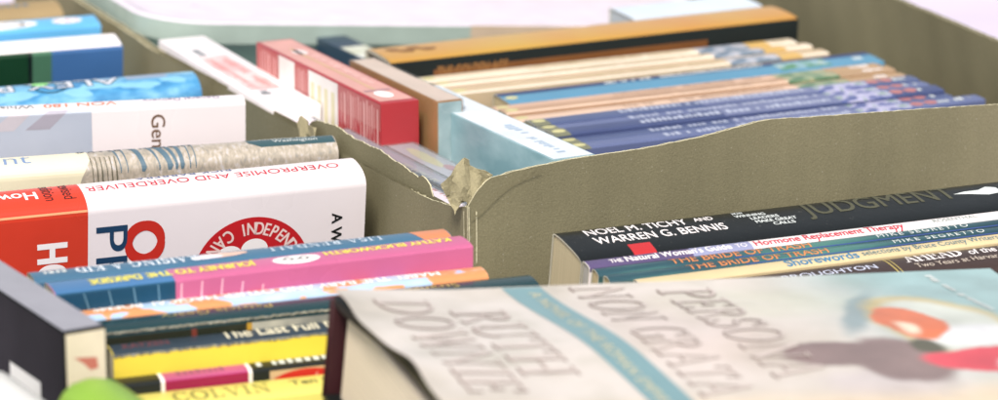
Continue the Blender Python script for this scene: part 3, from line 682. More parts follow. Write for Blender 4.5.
# The Last Full Measure
LX = (-0.1438, -0.1480, -0.0137)
b = book('navy spined paperback with a plain yellow cover and cream title', LX, 20.5, 178, 15, 156, cover('plain yellow cover', '#ead23c'), side='l', lean=2, hh=1.6, group=GL_)
sp = b.sp
b.lay('spine_panel', rect(.3, -8, 177.7, sp-.6), cover('slate navy spine', '#3c4c5a'), .05)
b.lay('title_lettering', place(sans('The Last Full Measure', 7.4, bold=.012, xs=.8), 42, 3.8, 0, fit=64), CREAM)
b.lay('author_lettering', place(sans('KATZEN', 4.2), 5, 3.0, 0, fit=17), mat('dull red ink', '#8e5054'))
wrap_edge(b, sp-.6, 5)
# magenta / black
b = book('black paperback with magenta panel between white lines, next to the yellow spine', (-0.1413, -0.1591, -0.0234), 20.8, 175, 10, 147, cover('soft black cover', '#232a2c'), side='l', lean=2, hh=1.3, group=GL_)
sp = b.sp
b.lay('magenta_spine', rect(18.5, -5.5, 50, sp-.6), cover('mauve magenta', '#c2588c'), .06); b.lay('magenta_panel', rect(18.5, sp-.6, 50, 30), cover('deep magenta', '#b0195c'), .06)
for x in (17.2, 50): b.lay('white_line', rect(x, -5.5, x+1.4, 30), WHITE2, .1)
b.lay('spine_lettering', smallprint(54, 92, 2.6, 5, seed=11), PALE, .12); b.lay('spine_lettering', smallprint(24, 44, 2.2, 4, seed=12), mat('dusk ink', '#9c5078'), .12)
b.lay('cover_sky', rect(58, sp+.2, 110, 30), mat('peach print', '#d3b48c'), .06)
b.lay('red_oval', disc(72, sp+8, 16, 7.4), cover('red oval', '#e0302a'), .1); b.lay('oval_lettering', place(sans('Life', 4.6, shear=.3), 74, sp+7, 0, fit=12), mat('pink ink', '#e8a08c'), .16)
# COLVIN
b = book('pale yellow spined paperback with sparse green serif lettering, nearest of the row', (-0.1388, -0.1687, -0.0272), 19.5, 178, 18, 143, cover('soft yellow spine', '#e2d66a'), side='l', lean=2, hh=1.6, group=GL_)
b.lay('author_lettering', place(serif('COLVIN', 8.5, .1, .25), 20, 5, 0, fit=36), mat('olive gold ink', '#98954a')); b.lay('title_lettering', place(sans('Ten Masks', 4.6, bold=.02), 64, 1.5, 0, fit=28), mat('olive ink', '#6e7448'))

# --- black case in the near left corner, lime and white things in front
b = boxcase('disc_case', 'black case with a cream end and a white barcode sticker, close up at the left', 'case', (-0.1489, -0.2128, 0.0100), 121, 148, 16, 185, mat('black plastic case', '#121413', rough=.5, spec=.2), bev=1.2)
b.lay('top_sheen', rect(1.5, .8, 146.5, 15.2), mat('pale lilac sky sheen', '#9a99a4', rough=.34, coat=.3), 'top', .15)  # sky reflection on the case top, painted as a pale strip
b.lay('end_label', rect(.8, .8, 15.4, 184), mat('cream end label', '#e2d6bc', rough=.5), 'front', .12)
b.lay('red_mark', poly([(3.5, 9.5), (12, 10.5), (12.5, 14.5), (9.5, 14.8), (7, 12)]), mat('salmon mark', '#d07a66'), 'front', .2)
b.lay('barcode_sticker', rect(22, 24, 50, 60), mat('white sticker', '#d3d6cc'), 'left', .12)
b.lay('barcode', bars(26, 30, 46, 56, 12, along='y'), INK, 'left', .2)
def rounded(name, label, cat, c, size, rot, m, bev, group=None, n=4):
    t = thing(name, label, cat, (c[0], c[1], c[2]-size[2]), Matrix.Rotation(R(rot), 3, 'Z'))
    bm = bmesh.new(); bmesh.ops.create_cube(bm, size=1)
    for v in bm.verts: v.co = Vector((v.co.x*size[0], v.co.y*size[1], (v.co.z+.5)*size[2]))
    bmesh.ops.bevel(bm, geom=bm.edges[:], offset=bev, segments=n, affect='EDGES', profile=.5)
    obj('case_body', bm, m, t, smooth=40); return t

# ================================================================== BOOKS IN FRONT OF THE BOX (leaning stack)
GR = 'books leaning together in front of the cardboard box'
BLACK = cover('black jacket', '#131b1c', rough=.3, speck=.0)
BLACK2 = mat('scuffed black jacket', '#121a1b', rough=.34, var=.25, scale=50, bump=.08, bscale=200, coat=.2, speck=.12)
yawr = 23.3; lean = 10
def jat(x, back_mm):
    """point on the tilted plane of the spines: x mm along, back_mm towards the camera from the first back edge"""
    o = Vector((0.0217, -0.0250, -0.0058)); d = Vector((math.cos(R(yawr)), math.sin(R(yawr)), 0)); p = Vector((math.sin(R(yawr)), -math.cos(R(yawr)), 0))*math.cos(R(lean))+Vector((0, 0, -math.sin(R(lean))))
    return o+d*(x/1000)+p*(back_mm/1000)
b = book('thick black book with white and olive spine lettering and a small red tag', jat(0, 0), yawr, 236, 28.5, 155, BLACK2, side='l', lean=lean, hh=2.4, n=2.6, tc=.7, page='#cbbf9c', group=GR, back=1)
b.lay('author_lettering', place(sans('NOEL M. TICHY', 5.9, bold=.008, xs=.9), 11.5, -5.6, 0, fit=45.5), WHITE2); b.lay('author_lettering', place(sans('AND', 3.8, bold=.014), 60.5, -7, 0, fit=8.6), WHITE2)
b.lay('author_lettering', place(sans('WARREN G. BENNIS', 5.9, bold=.008, xs=.9), 12, 2.9, 0, fit=59), WHITE2)
for k, (t, x, f) in enumerate((('HOW', 79, 5), ('WINNING', 77, 14), ('LEADERS', 81, 13), ('MAKE GREAT', 80, 19), ('CALLS', 85, 10))):
    b.lay('subtitle_lettering', place(sans(t, 2.4, bold=.03), x+k*1.6, -9.4+k*3.4, 0, fit=f), PALE)
b.lay('title_lettering', place(sans('JUDGMENT', 12, bold=.012), 109, -.4, 0, fit=73), mat('olive grey ink', '#5c5c48'))
b.lay('publisher_emblem', poly([(181, -4), (187, -5.5), (194, -5.5), (199, -8), (203, -6), (203, -1), (196, 0), (188, -2.5)]), PALE)
b.lay('red_tag', rect(23.5, 6, 33.5, 15.6), cover('red tag', '#d03238'), .1)
# purple -> white
b = book('thin purple and white spined paperback against the thick black book', jat(0, 28.8), yawr, 228, 6.8, 147, cover('white purple book', '#e6dfe2'), side='l', lean=lean, hh=1, page='#b9b7b0', group=GR, back=1)
b.lay('spine_panel', rect(.2, -3.6, 46, 5), cover('purple spine', '#665884'), .05); b.lay('spine_panel', rect(46, -3.6, 73, 5), cover('lilac spine', '#9a9ec2'), .05)
b.lay('title_lettering', place(sans('THE', 2.6, bold=.02), 10, 1.9, 0, fit=5.6), WHITE2, .12); b.lay('title_lettering', place(sans("Natural Woman's Guide", 3.9, bold=.02), 17, 2.1, 0, fit=47), WHITE2, .12); b.lay('title_lettering', place(sans('TO', 2.8), 66, 1.9, 0, fit=5), WHITE2, .12)
b.lay('title_lettering', place(sans('Hormone Replacement Therapy', 4, bold=.02), 74.5, 2.3, 0, fit=69), INKR, .12); b.lay('author_lettering', place(sans('ROSENTHAL', 2.6), 158, 1.3, 0, fit=21), mat('sage ink', '#8fa098'), .12)
# the two teal ones
for k, (x0, off, lab, T) in enumerate(((1, 35.7, 'first of the two teal spined paperbacks, directly below the purple and white spine', 6.6), (3, 42.4, 'second of the two teal spined paperbacks, above the cream spine', 6.2))):
    b = book(lab, jat(x0, off), yawr, 225-x0*.3, T, 139, art('teal plaid print', [(.35, '#24424e'), (.55, '#345e6a'), (.72, '#4f857e')], (14, 90, 90)), side='l', lean=lean, hh=1.4, n=2, page='#c8b890', group=GR, back=1)
    b.lay('title_lettering', place(sans('THE BRIDE OF TRASH', 3.9, bold=.004, xs=.9), 32.5+k*2.5, 2.0, 0, fit=63), ORNG); b.lay('author_lettering', place(sans('MIKE SEGRETTO', 2.6, bold=.004, space=1.3), 126.5+k*2, 1.3, 0, fit=43), PALE)
    b.lay('spine_edge_line', rect(60, 2.4, 215, 2.9), mat('blue edge line', '#3c5698'), .1)
b = book('cream spined paperback with blue title, below the teal spines', jat(13, 48.7), yawr, 205, 7.6, 136, cover('cream spine', '#d4c096', rough=.4), side='l', lean=lean, hh=1.2, page='#cfc09a', group=GR, back=1)
b.lay('title_lettering', place(sans('Shorewords', 5, bold=.02), 65, 2.6, 0, fit=33), mat('sea blue ink', '#3f88b4')); b.lay('editor_lettering', place(sans('selections by Bruce County Writers', 3.6), 100, 1.7, 0, fit=64), mat('teal blue ink', '#4f808f'))
b = book('dark brown hardcover with white serif spine lettering, nearest of the leaning books', jat(10, 56.4), yawr, 235, 21, 132, mat('dark brown jacket', '#4a3833', rough=.4, coat=.1, bump=.05), side='l', lean=lean, hh=2.6, hard=True, tc=1.5, page='#cfc09a', group=GR, back=1)
b.lay('author_lettering', place(sans('PHILIP DELVES BROUGHTON', 3.8, bold=.006), 16, -.6, 0, fit=87), mat('lilac white ink', '#c9cfe4'))
b.lay('title_lettering', place(serif('AHEAD', 7, .04, .3), 117, -2.4, 0, fit=27), WHITE2); b.lay('title_lettering', place(sans('of the Curve', 5.2, bold=.01, shear=.15), 147, -2.4, 0, fit=28), WHITE2)
b.lay('subtitle_lettering', place(sans('Two Years at Harvard Business School', 3.4), 119, 3.0, 0, fit=70), mat('tan ink', '#c9bcae')); b.lay('gold_rule', rect(109, -9, 109.7, 9), GOLD); b.lay('gold_rule', rect(111, -9, 111.5, 9), GOLD)

# ================================================================== THINGS INSIDE THE BOX
YB = 26.4; YC = 116
CLEAR = clear_plastic('clear film'); FILM2 = clear_plastic('clear jewel plastic', '#eef2f4', .14, .16)
GC = 'disc cases standing in the cardboard box'
def card_print(b, mtop, x0, x1, s0, s1, face='top', nm='insert_print'): b.lay(nm, rect(x0, s0, x1, s1), mtop, face, .1)
# white boxed set
b = boxcase('boxed_disc_set', 'white boxed set with pink print on its top, standing beside the left cardboard wall', 'disc set', (-0.1066, 0.1865, -0.0060), 114.5, 178, 25, 160, mat('white case card', '#ece6ea', rough=.4), group=GC, rear=(-0.1755, 0.3306, -0.0033))
b.lay('pink_print', rect(38, 4, 114, 20), art('pink print', [(.4, '#e8b4b4'), (.6, '#f0d2d2')], (60, 60, 60)), 'top', .08)
b.lay('pink_lettering', smallprint(42, 110, 10, 4, seed=21), mat('rose ink', '#e09a98'), 'top', .14); b.lay('pink_lettering', smallprint(44, 108, 17.5, 4, seed=22), mat('rose ink', '#e09a98'), 'top', .14)
b.lay('label_lettering', smallprint(24, 36, 11, 5, seed=23), GREYI, 'top', .14); b.lay('label_lettering', smallprint(116, 132, 11, 6, seed=24), GREYI, 'top', .14); b.lay('film_fold', line([(30, 1), (34, 8), (31, 14), (35, 22)], .7), mat('film crease', '#aeb6c4', rough=.15), 'top', .2)
# ragged film at far end
# red boxed set
REDS = cover('red set card', '#bc343c', coat=.3); 
b = boxcase('boxed_disc_set', 'thick red boxed set with white panels on its side, in the middle of the discs', 'disc set', (-0.0534, 0.1381, 0.0080), 116.5, 150, 19, 178, REDS, group=GC)
SAL = mat('salmon top print', '#d8988c', rough=.35, coat=.3)
b.lay('top_print', rect(4, 1.2, 148, 17.8), SAL, 'top', .08)
b.lay('top_stripe', rect(26, 8, 128, 10), mat('tan stripe', '#c9a482'), 'top', .14); b.lay('top_lettering', smallprint(40, 110, 15, 3.2, seed=31), mat('pink print ink', '#e6bcb8'), 'top', .14)
b.lay('top_badge', disc(17, 9, 7, 4), WHITE2, 'top', .14); b.lay('top_badge', disc(118, 10, 6, 3.6), mat('pale badge', '#dccfcf'), 'top', .14); b.lay('top_edge_print', rect(24, 3, 27, 16), mat('grey rose', '#b0848a'), 'top', .16)
b.lay('side_panel_print', rect(49, .8, 84, 60), mat('white side panel', '#e8e2de'), 'left', .08); b.lay('side_panel_print', rect(101, .8, 121, 60), mat('white side panel', '#e8e2de'), 'left', .08)
for k in range(4): b.lay('side_lettering', rect(53+8*k, 6, 57+8*k, 32), mat('straw print', '#d8d2a8'), 'left', .14)
PKI = mat('pale rose ink', '#e0a8a4'); HALF = mat('faded red print', '#c4605e')
for x0_, x1_ in ((.8, 48.6), (84.4, 100.6), (121.4, 149)): b.lay('side_panel_print', rect(x0_, .8, x1_, 13), HALF, 'left', .08)
rn = random.Random(5)
for x0_, x1_ in ((3, 47), (86, 99.5), (123, 147)):
    x = x0_
    while x < x1_-2:
        w_ = rn.uniform(.7, 2.2); b.lay('side_lettering', poly([(x, rn.uniform(1.5, 4)), (x+w_, rn.uniform(1.5, 4)), (x+w_, rn.uniform(12, 26)), (x, rn.uniform(12, 26))]), PKI, 'left', .14); x += w_+rn.uniform(1.2, 2.6)
# low pinkish case along the wall
b = boxcase('disc_case', 'low clear case with pale pink insert, wedged along the torn box side', 'case', (-0.0198, 0.0350, -0.0120), 116.5, 210, 11, 158, mat('pale pink insert', '#f0e0ea', rough=.4), wrap=CLEAR, group=GC)
b.lay('insert_lettering', smallprint(8, 60, 6, 3, seed=33), mat('rose ink', '#e09a98'), 'top', .1); b.lay('dark_edge', rect(2, 9.6, 205, 10.8), mat('dark teal edge', '#40586a'), 'top', .1)
# two grey clear cases
b = boxcase('disc_case', 'clear disc case with a grey lavender spine sheet, below the red set', 'case', (-0.0126, 0.0334, -0.0120), 117, 150, 13, 158, mat('grey lavender sheet', '#b4b3c4', rough=.3), wrap=FILM2, group=GC)
b.lay('spine_stripe', rect(4, .6, 146, 2.2), mat('dark teal edge', '#40586a'), 'top', .1); b.lay('spine_lettering', smallprint(44, 80, 8, 3, seed=35), mat('pale straw ink', '#d8d6c8'), 'top', .12)
b = boxcase('disc_case', 'clear disc case with dark line and coloured print, next to the pale blue case', 'case', (-0.0021, 0.0399, -0.0120), 117, 150, 15, 158, mat('pale grey sheet', '#c4c4ce', rough=.3), wrap=FILM2, group=GC)
b.lay('spine_stripe', rect(4, .6, 146, 1.8), mat('green black line', '#3c5048'), 'top', .1); b.lay('spine_picture', disc(84, 8, 18, 3.4, wob=.2), mat('straw print', '#c9c48e'), 'top', .12); b.lay('spine_picture', disc(62, 10, 6, 2.4), mat('rose print', '#c88f98'), 'top', .14)
# brown case behind the red set
b = boxcase('disc_case', 'case with peach top, brown side and clear end, right behind the red set', 'case', (-0.0282, 0.1421, 0.0080), 116.5, 98, 13, 170, mat('brown side print', '#b07a38', rough=.35), wrap=CLEAR, group=GC)
b.lay('top_print', rect(1, .8, 97, 12.2), mat('peach top', '#dfc4b2', rough=.35), 'top', .1); b.lay('end_print', rect(.6, .6, 12.4, 40), art('smoky teal end', [(.35, '#86a8ae'), (.65, '#bccfd2')], (60, 60, 60)), 'front', .1)
b.lay('side_picture', rect(10, 8, 26, 40), mat('amber print', '#b98a3a'), 'left', .1)
# pale blue case
b = boxcase('boxed_disc_set', 'pale blue white topped case with teal side, between red set and paperbacks', 'disc set', (0.0231, 0.0587, 0.0020), 117.5, 152, 21, 172, art('teal side print', [(.35, '#7ba2ac'), (.6, '#9dbcc4')], (30, 30, 60)), group=GC)
b.lay('top_print', rect(.8, .8, 151, 20.2), mat('icy white top', '#d6dee6', rough=.3, coat=.4), 'top', .08); b.lay('top_picture', disc(84, 8, 12, 6), mat('ice picture', '#eef0f4'), 'top', .14)
b.lay('top_lettering', smallprint(48, 66, 14, 5, seed=51), mat('ice blue ink', '#9fb6d0'), 'top', .14); b.lay('top_lettering', smallprint(10, 40, 12, 4, seed=52), mat('ice blue ink', '#9fb6d0'), 'top', .14); b.lay('top_badge', disc(108, 8, 6, 4), mat('grey badge', '#a9b4c0'), 'top', .14)
for k in range(2): b.lay('side_lettering', rect(126+k*7, 8, 130+k*7, 24), mat('deep teal ink', '#416c80'), 'left', .12)
# small yellowish case at the back
b = boxcase('disc_case', 'small pale yellow and navy case at the back, left of the orange spine', 'case', (-0.0704, 0.3246, -0.0120), 116.5, 70, 16, 160, mat('navy small case', '#2f4a62', rough=.4), group=GC)
b.lay('top_print', rect(1, .8, 30, 15), art('pale straw top', [(.4, '#b9bc96'), (.6, '#d8dad2')], (50, 50, 50)), 'top', .1)

# thick orange and black book at the back
b = book('thick orange spined book with a black cover, at the back of the box', (0.1460, 0.4069, 0.0000), 27.5, 240, 30, 172, cover('soft black cover 2', '#16201c'), lean=3, hh=2, hard=True, tc=1.5, group='books at the back of the box')
sp = b.sp; xr = b.L
b.lay('spine_panel', rect(.3, -17, xr-.3, sp-1), art('orange yellow print', [(.3, '#c98c30'), (.5, '#c79c38'), (.7, '#bfae48')], (9, 9, 9)), .06)
b.lay('spine_lettering', join(*[disc(10+k*6, -4+4*(k % 2), 4, 3, wob=.3, seed=k) for k in range(4)]), mat('brown ink 2', '#8a5c20'), .12)
b.lay('cover_band', rect(24, sp+5, xr-56, 40), mat('rust band', '#8a5626'), .08)
b.lay('cover_lettering', place(sans('THE GOLDEN AGE', 6, bold=.03), 26, sp+9.5, 0, fit=40), mat('rust ink', '#a0703a'), .14)
b = book('pale blue white book lying behind the orange spine', (0.1307, 0.4333, 0.0000), 27.5, 80, 26, 172, cover('pale blue white cover', '#c9d6e6'), lean=3, hh=.5, n=5, page='#c6ced6', group='books at the back of the box')

# the row of paperbacks
GP = 'matching series paperbacks in a row inside the box'
rows = [ # left end pixel -> world, colour key, label
 ((-0.0512, 0.3033, -0.0120), 'salmon', 'salmon red paperback in the row, touching the thick orange and black book', 226),
 ((-0.0477, 0.2894, -0.0120), 'peach', 'cream peach series paperback touching the salmon red one', 216),
 ((-0.0414, 0.2769, -0.0120), 'peach', 'cream peach series paperback, second from the salmon red one', 216),
 ((-0.0342, 0.2657, -0.0120), 'peach', 'cream peach series paperback, third from the salmon red one', 216),
 ((-0.0261, 0.2557, -0.0120), 'peach', 'cream peach series paperback touching the bright blue one', 216),
 ((-0.0029, 0.2492, -0.0120), 'blue', 'bright blue series paperback between cream and orange peach ones', 216),
 ((-0.0048, 0.2245, -0.0120), 'orange', 'orange peach series paperback touching the bright blue one', 220),
 ((-0.0005, 0.2140, -0.0120), 'orange', 'middle one of the three orange peach series paperbacks', 220),
 ((0.0043, 0.2026, -0.0120), 'orange', 'orange peach series paperback touching the navy ones', 220),
 ((0.0118, 0.1883, -0.0110), 'navy', 'navy series paperback touching the orange peach ones', 216),
 ((0.0164, 0.1814, -0.0120), 'navy', 'second navy series paperback counted from the orange peach ones', 216),
 ((0.0210, 0.1736, -0.0130), 'navy', 'third navy series paperback counted from the orange peach ones', 216),
 ((0.0255, 0.1660, -0.0140), 'navy', 'fourth navy series paperback counted from the orange peach ones', 216),
 ((0.0300, 0.1585, -0.0150), 'navy', 'navy series paperback nearest to the front cardboard panel', 228)]
PCOL = {'salmon': '#c47a66', 'peach': '#d3bfa6', 'blue': '#5a96b8', 'orange': '#cfaa92', 'navy': '#586690'}
PM = {k: cover('series '+k, v, rough=.4) for k, v in PCOL.items()}
def series(i, loc, key, lab, L):
    T = {'blue': 20, 'navy': 10.4}.get(key, 9.4); rj = random.Random(i*7+1); loc = Vector(loc)+Vector((0, 0, rj.uniform(-.0016, .0012)))
    alt = {'navy': ('#586690', '#6874a0', '#4b5886'), 'peach': ('#d3bfa6', '#c8b292', '#dccdb6'), 'orange': ('#cfaa92', '#bb977a', '#d4b49c')}.get(key); pm = cover('series %s %d' % (key, i % 3), alt[i % 3], rough=.4) if alt else PM[key]
    b = book(lab, loc, YB+rj.uniform(-.5, .5), L, T, 160, pm, side='l', lean=rj.uniform(0, 5), hh=rj.uniform(.5, 1.1), n=3, page='#cdbf9a', group=GP, back=1)
    s0 = -4.5
    b.lay('end_badge', disc(5, 0, 3.4, 2.2), mat('pale yellow badge', '#c9c48c'), .1)
    if key == 'navy': b.lay('end_panel', rect(.3, -5.5, 9, 5.5), mat('olive end print', '#7e8068'), .05)
    tx = {'navy': mat('pale blue print ink', '#b4bcd4'), 'blue': PALE, 'orange': mat('sand ink', '#b4927a'), 'peach': mat('straw ink', '#bfac88'), 'salmon': mat('rust ink 2', '#a8583c')}[key]
    b.lay('title_lettering', smallprint(48 if key == 'navy' else 60, 152, 2.3 if key != 'blue' else -4.5, 4.6 if key != 'blue' else 3.5, seed=100+i), tx, .1)
    if key == 'navy': b.lay('text_panel', rect(92, -4.9, 157, 4.9), mat('lavender grey panel', '#747da4'), .06)
    if key in ('peach', 'orange'): b.lay('spine_edge_line', rect(.3, 2.9, L-.3, 4.6), mat('pale edge line', '#e6dccc' if key == 'peach' else '#e2c8b4') if key == 'peach' else mat('pale salmon line', '#e0c4ae'), .06)
    if key == 'blue': b.lay('navy_edge', rect(.3, -9.6, L-.3, -3.6), mat('navy edge', '#35497c'), .06)
    pic = {'navy': [(.4, '#5a68a0'), (.5, '#b9b6d8'), (.6, '#7d9a8c')], 'blue': [(.4, '#4f8f60'), (.55, '#8fb4c8'), (.65, '#c0c080')], 'orange': [(.4, '#58805c'), (.52, '#8fa07c'), (.64, '#c0a880')], 'peach': [(.4, '#6f8498'), (.5, '#a7aebc'), (.62, '#c9c4c8')], 'salmon': [(.4, '#8f7f94'), (.55, '#c0a8b4')]}[key]
    b.lay('spine_picture', rect(157, -5.6, 187, 5.6), art('series picture '+key, pic, (130, 130, 130), rough=.4), .08)
    if key in ('peach', 'salmon'): b.lay('ochre_block', rect(187, -5.6, 200, 5.6), mat('ochre block', '#cda860'), .08)
    if key == 'orange': b.lay('end_block', rect(187, -5.6, L-.3, 5.6), mat('tan end block', '#b4946e'), .06)
    if key == 'navy': b.lay('rose_block', join(disc(191, 0, 3.5, 3), disc(199, 0, 3.5, 3)), mat('rose spots', '#b87878'), .12)
    b.lay('author_lettering', smallprint(203, L-6, 2.2, 4.4, seed=200+i), {'navy': PALE, 'blue': PALE, 'orange': WHITE2, 'peach': tx, 'salmon': WHITE2}[key], .1)
    return b
for i, r_ in enumerate(rows): series(i, *r_)

# pale plastic tub lid at the back
def slab():
    tl = Vector((-0.1790, 0.3410, 0.0040)); yaw = 24
    rot = Matrix.Rotation(R(yaw), 3, 'Z') @ Matrix.Rotation(R(5.2), 3, 'Y')
    t = thing('storage_tub', 'pale pinkish white plastic tub with rounded corners and grey green sides, behind the discs', 'tub', tl+rot @ Vector((0, 0, -.035)), rot)
    L, D, r, h = .36, .2, .036, .035
    def loop(ins, rr_):
        P = []
        for cx, cy, a0 in ((L-r, r, -90), (L-r, D-r, 0), (r, D-r, 90), (r, r, 180)):
            for k in range(13):
                a = R(a0+90*k/12); P.append((cx+(rr_-ins)*math.cos(a), cy+(rr_-ins)*math.sin(a)))
        return P
    bm = bmesh.new(); prev = None; first = None
    prof = [(.006, 0, 0), (.0, h-.012, 0), (-.0005, h-.0115, 1), (-.0005, h-.001, 1), (.0008, h, 2), (.004, h, 2), (.006, h-.001, 2), (.012, h-.001, 2)]
    for ins, z, mi in prof:
        ring_ = [bm.verts.new((x, y, z)) for x, y in loop(ins, r)]
        if prev:
            n = len(ring_)
            for i in range(n): bm.faces.new((prev[i], prev[(i+1) % n], ring_[(i+1) % n], ring_[i])).material_index = min(mi, 1) if mi < 2 else 2
        else: bm.faces.new(ring_[::-1])
        prev = ring_
    bm.faces.new(prev).material_index = 2
    GG = mat('grey green plastic', '#8fb0a8', rough=.4, spec=.4); WL = mat('pinkish white lid', '#dfd5e4', rough=.3)
    o = obj('tub_body', bm, [GG, mat('grey rose rim', '#a8bab2', rough=.4), WL], t, smooth=35)
    pl = Plane((0, 0, h), (1, 0, 0), (0, 0, -1)); pl.n = Vector((0, -1, 0))
    lay('side_label', rect(180, 0.5, 300, 7.5), mat('beige label', '#c9b49c'), pl, t, .7)
    lay('side_label', rect(180, 7.5, 300, 30), mat('sage label', '#8fae98'), pl, t, .7)
slab()

# ================================================================== LARGE HARDCOVER LYING IN FRONT
def flat_book():
    P0 = Vector((-0.0585, -0.1836, 0.0140)); P1 = Vector((0.1874, -0.0898, -0.0040)); ex = (P1-P0); L = ex.length; ex.normalize()
    ey = Vector((ex.y, -ex.x, 0)).normalized(); ey = (ey-ex*ey.dot(ex)).normalized(); ez = ey.cross(ex)*-1
    if ez.z < 0: ez = -ez
    tl_ = R(6); ey, ez = ey*math.cos(tl_)-ez*math.sin(tl_), ez*math.cos(tl_)+ey*math.sin(tl_)
    # local axes: x along the spine to the right, y towards the camera, z up  (left-handed pair fixed by using -y)
    rot = Matrix((ex, -ey, ez)).transposed()
    W, TH_ = .165, .040
    t = thing('hardcover_book', 'large pale hardcover lying flat in front, with embossed lettering, teal ribbon and colourful cover picture', 'book', P0-ez*TH_, rot)
    bt = .0028; hz = TH_
    def rise(s):
        u = max(0, min(1, s/80)); return .0065*(u*u*(3-2*u))+.0026*max(0, s-10)/155
    # page block
    bm = bmesh.new(); bmesh.ops.create_cube(bm, size=1)
    for v in bm.verts: v.co = Vector((.005+(v.co.x+.5)*(L-.010), -(.004+(.5-v.co.y)*(W-.009)), bt+(v.co.z+.5)*(hz-2*bt-.0003)))
    bmesh.ops.bevel(bm, geom=bm.edges[:], offset=.0006, segments=1, affect='EDGES')
    obj('page_block', bm, pages_mat('flat pages', '#ecdcc6', axis=2), t)
    # boards + spine as one bent sheet
    BRD = mat('dark green board', '#131c1c', rough=.5); BAND = mat('dark red spine cloth', '#4a1620', rough=.6)
    def board(name, z_of, th, m, wav=0., x0=0, x1=None, s0=0, s1=W*1000, mb=None):
        bm = bmesh.new(); nx, ns = 60, 40; x1 = L if x1 is None else x1; T0, B0 = [], []
        for i in range(nx+1):
            a, c = [], []
            for j in range(ns+1):
                s = s0+(s1-s0)*j/ns; x = x0+(x1-x0)*i/nx; k = max(0, 1-i/nx*6)
                w = wav*k*(.0016+math.sin(s*.075+.4)*.0012+math.sin(s*.17)*.0004)
                rc = 0.0; xx = x+(wav*k*(.0012*math.sin(s*.09+1)))
                z = z_of(s)+w
                a.append(bm.verts.new((xx, -s/1000, z+th))); c.append(bm.verts.new((xx, -s/1000, z)))
            T0.append(a); B0.append(c)
        for i in range(nx):
            for j in range(ns):
                bm.faces.new((T0[i][j], T0[i+1][j], T0[i+1][j+1], T0[i][j+1])); bm.faces.new((B0[i][j], B0[i][j+1], B0[i+1][j+1], B0[i+1][j]))
        for i in range(nx):
            for j in (0, ns): bm.faces.new((T0[i][j], B0[i][j], B0[i+1][j], T0[i+1][j]))
        for j in range(ns):
            for i in (0, nx): bm.faces.new((T0[i][j], T0[i][j+1], B0[i][j+1], B0[i][j]))
        return obj(name, bm, m, t, smooth=40)
    board('back_board', lambda s: 0, bt, BRD)
    board('front_board', lambda s: hz-bt+rise(s), bt-.0002, BRD, x0=.001, x1=L-.001, s1=W*1000-1)
    bm = bmesh.new(); bmesh.ops.create_cube(bm, size=1)
    for v in bm.verts: v.co = Vector(((v.co.x+.5)*L, .003+(v.co.y-.5)*.0028, .0002+(v.co.z+.5)*(hz-.0006)))
    bmesh.ops.bevel(bm, geom=bm.edges[:], offset=.0012, segments=3, affect='EDGES'); obj('spine', bm, BAND, t, smooth=40)
    JK = art('plaster jacket', [(.3, '#9e988c'), (.45, '#c4bcb2'), (.57, '#d2cac4'), (.72, '#b5b1a2')], (16, 16, 16), detail=9, rough=.34, bump=.12)
    painted_jacket(JK)
    jz = lambda s: hz+rise(s)+.0002
    board('dust_jacket', jz, .0005, JK, wav=1., x0=-.0005, x1=L+.0005, s0=-1, s1=W*1000)
    class Cov:
        def brk(self): return [-1+(W*1000+1)*j/40 for j in range(41)]
        def at(self, x, s):
            k = max(0, 1-(x/1000+.0005)/(L+.001)*6)
            w = (.0016+math.sin(s*.075+.4)*.0012+math.sin(s*.17)*.0004)*k
            return Vector((x/1000, -s/1000, jz(s)+.0005+w)), Vector((0, 0, 1))
    cv = Cov(); par = t
    lt = lambda nm, fl, m, h=.15, relief=0.: lay(nm, fl, m, cv, par, h, relief)
    EMB = mat('embossed pale letter', '#cabcb5', rough=.3, coat=.3); OUT = mat('brown emboss outline', '#7a5e54', rough=.4)  # brown outline stands in for the shading around embossed letters
    def emb(txt, x, s, cap, run):
        V, F = place(serif(txt, cap, .06), x, s, 90, fit=run); V2, F2 = place(serif(txt, cap, .06, grow=.38), x-.3, s-.3, 90, fit=run+.6)
        lt('title_outline', (V2, F2), OUT, .14); lt('title_lettering', (V, F), EMB, .3)
    emb('DOWNIE', 11, 12, 20, 98); emb('RUTH', 35, 24, 20, 72)
    emb('NON GRATA', 89, 2, 20, 118); emb('PERSONA', 121, 8, 21, 100)
    # teal ribbon, gently curved
    RB = [(63.5+3*math.sin(k/10*2.4)+k*.3, k*16.2) for k in range(11)]
    V = [(a, s) for a, s in RB]+[(a+15, s) for a, s in reversed(RB)]
    lt('ribbon', (V, [(k, k+1, 20-k, 21-k) for k in range(10)]), cover('teal ribbon print', '#7aa0a8', rough=.35), .14)
    lt('ribbon_lettering', place(sans('A NOVEL OF THE ROMAN EMPIRE', 4.6, bold=.0, space=1.1), 71.5, 6, 90, fit=120), mat('pale gold ink', '#cfc8a8'), .24)
    # picture: soft edged shapes
    TQ = art('sea teal art', [(.35, '#6fa3ac'), (.55, '#95bcc0'), (.7, '#b7ced0')], (26, 26, 26), bump=.1)
    lt('corner_lettering', place(smallprint(0, 50, 0, 3, seed=78), 236, 4, 90), PALE, .24)
    return t
flat_book()
# books hidden beneath, that carry it
for k, (dx, lab) in enumerate(((0, 'dark green book standing under the pale flat hardcover, farther from us'), (1, 'dark green book standing under the pale flat hardcover, nearer to us'))):
    book(lab, (-.010+dx*.022, -.222-dx*.056, -.042-dx*.004), 20, 190, 40, 125, cover('dark green support cover', '#1c2624'), side='l', hh=2, roll=-2.3, group='books under the flat hardcover')

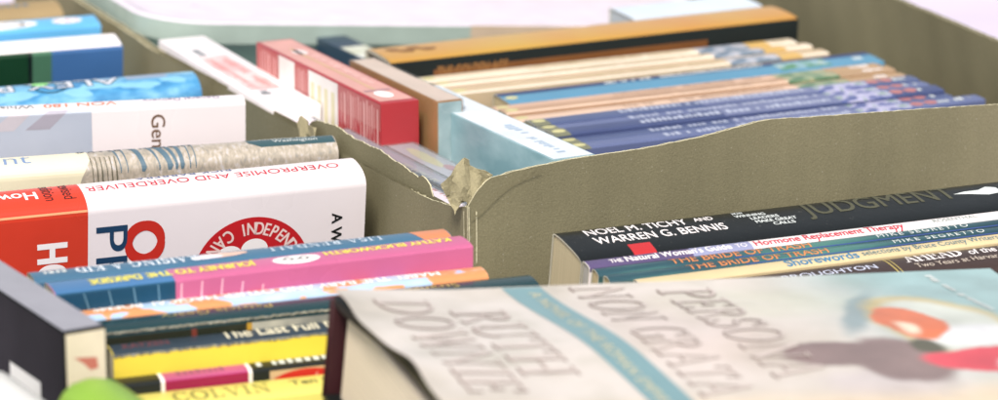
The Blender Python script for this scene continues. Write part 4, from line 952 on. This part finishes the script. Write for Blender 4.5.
rounded('plastic_case', 'lime green rounded case, blurred at the bottom edge beside the cream end', 'case', (-0.1120, -0.2745, 0.0000), (.027, .12, .17), 30, mat('lime green plastic', '#8cb82c', rough=.45, coat=.1), .012)
rounded('plastic_case', 'white rounded case, blurred in the bottom left corner', 'case', (-0.1464, -0.2784, 0.0000), (.030, .14, .17), 30, mat('white plastic', '#e2e2e0', rough=.35), .010)

# ================================================================== LIGHT, CAMERA
w = bpy.data.worlds.new('World'); S.world = w; w.use_nodes = True
sk = w.node_tree.nodes.new('ShaderNodeTexSky'); sk.sky_type = 'NISHITA'; sk.sun_disc = False
SEL, SAZ = 52, 190          # sun elevation, azimuth (deg clockwise from +Y)
sk.sun_elevation = R(SEL); sk.sun_rotation = R(SAZ); sk.air_density = 1.0; sk.dust_density = 3.0; sk.ozone_density = .6
bg = w.node_tree.nodes['Background']; bg.inputs['Strength'].default_value = .082
hs = w.node_tree.nodes.new('ShaderNodeHueSaturation'); hs.inputs['Saturation'].default_value = .3
w.node_tree.links.new(sk.outputs['Color'], hs.inputs['Color']); w.node_tree.links.new(hs.outputs['Color'], bg.inputs['Color'])
sl = bpy.data.lights.new('sun', 'SUN'); sl.energy = 1.9; sl.angle = R(14); sl.color = (1, .92, .81)
so = bpy.data.objects.new('sun', sl); COL.objects.link(so)
sd = Vector((math.sin(R(SAZ))*math.cos(R(SEL)), math.cos(R(SAZ))*math.cos(R(SEL)), math.sin(R(SEL))))
so.rotation_euler = sd.to_track_quat('Z', 'Y').to_euler(); so.location = sd*3
PT = R(15); D = 1.25
cam = bpy.data.cameras.new('camera'); cam.sensor_width = 36; cam.lens = 36*3050/998; cam.clip_start = .05; cam.clip_end = 50
cam.dof.use_dof = True; cam.dof.focus_distance = 1.275; cam.dof.aperture_fstop = 9.5
co = bpy.data.objects.new('camera', cam); COL.objects.link(co)
co.location = (0, -D*math.cos(PT), D*math.sin(PT)); co.rotation_euler = (math.pi/2-PT, 0, 0); S.camera = co
S.view_settings.view_transform = 'Standard'; S.view_settings.look = 'None'; S.view_settings.gamma = 1; S.view_settings.exposure = 1.05
S.render.resolution_x = 1024; S.render.resolution_y = 410
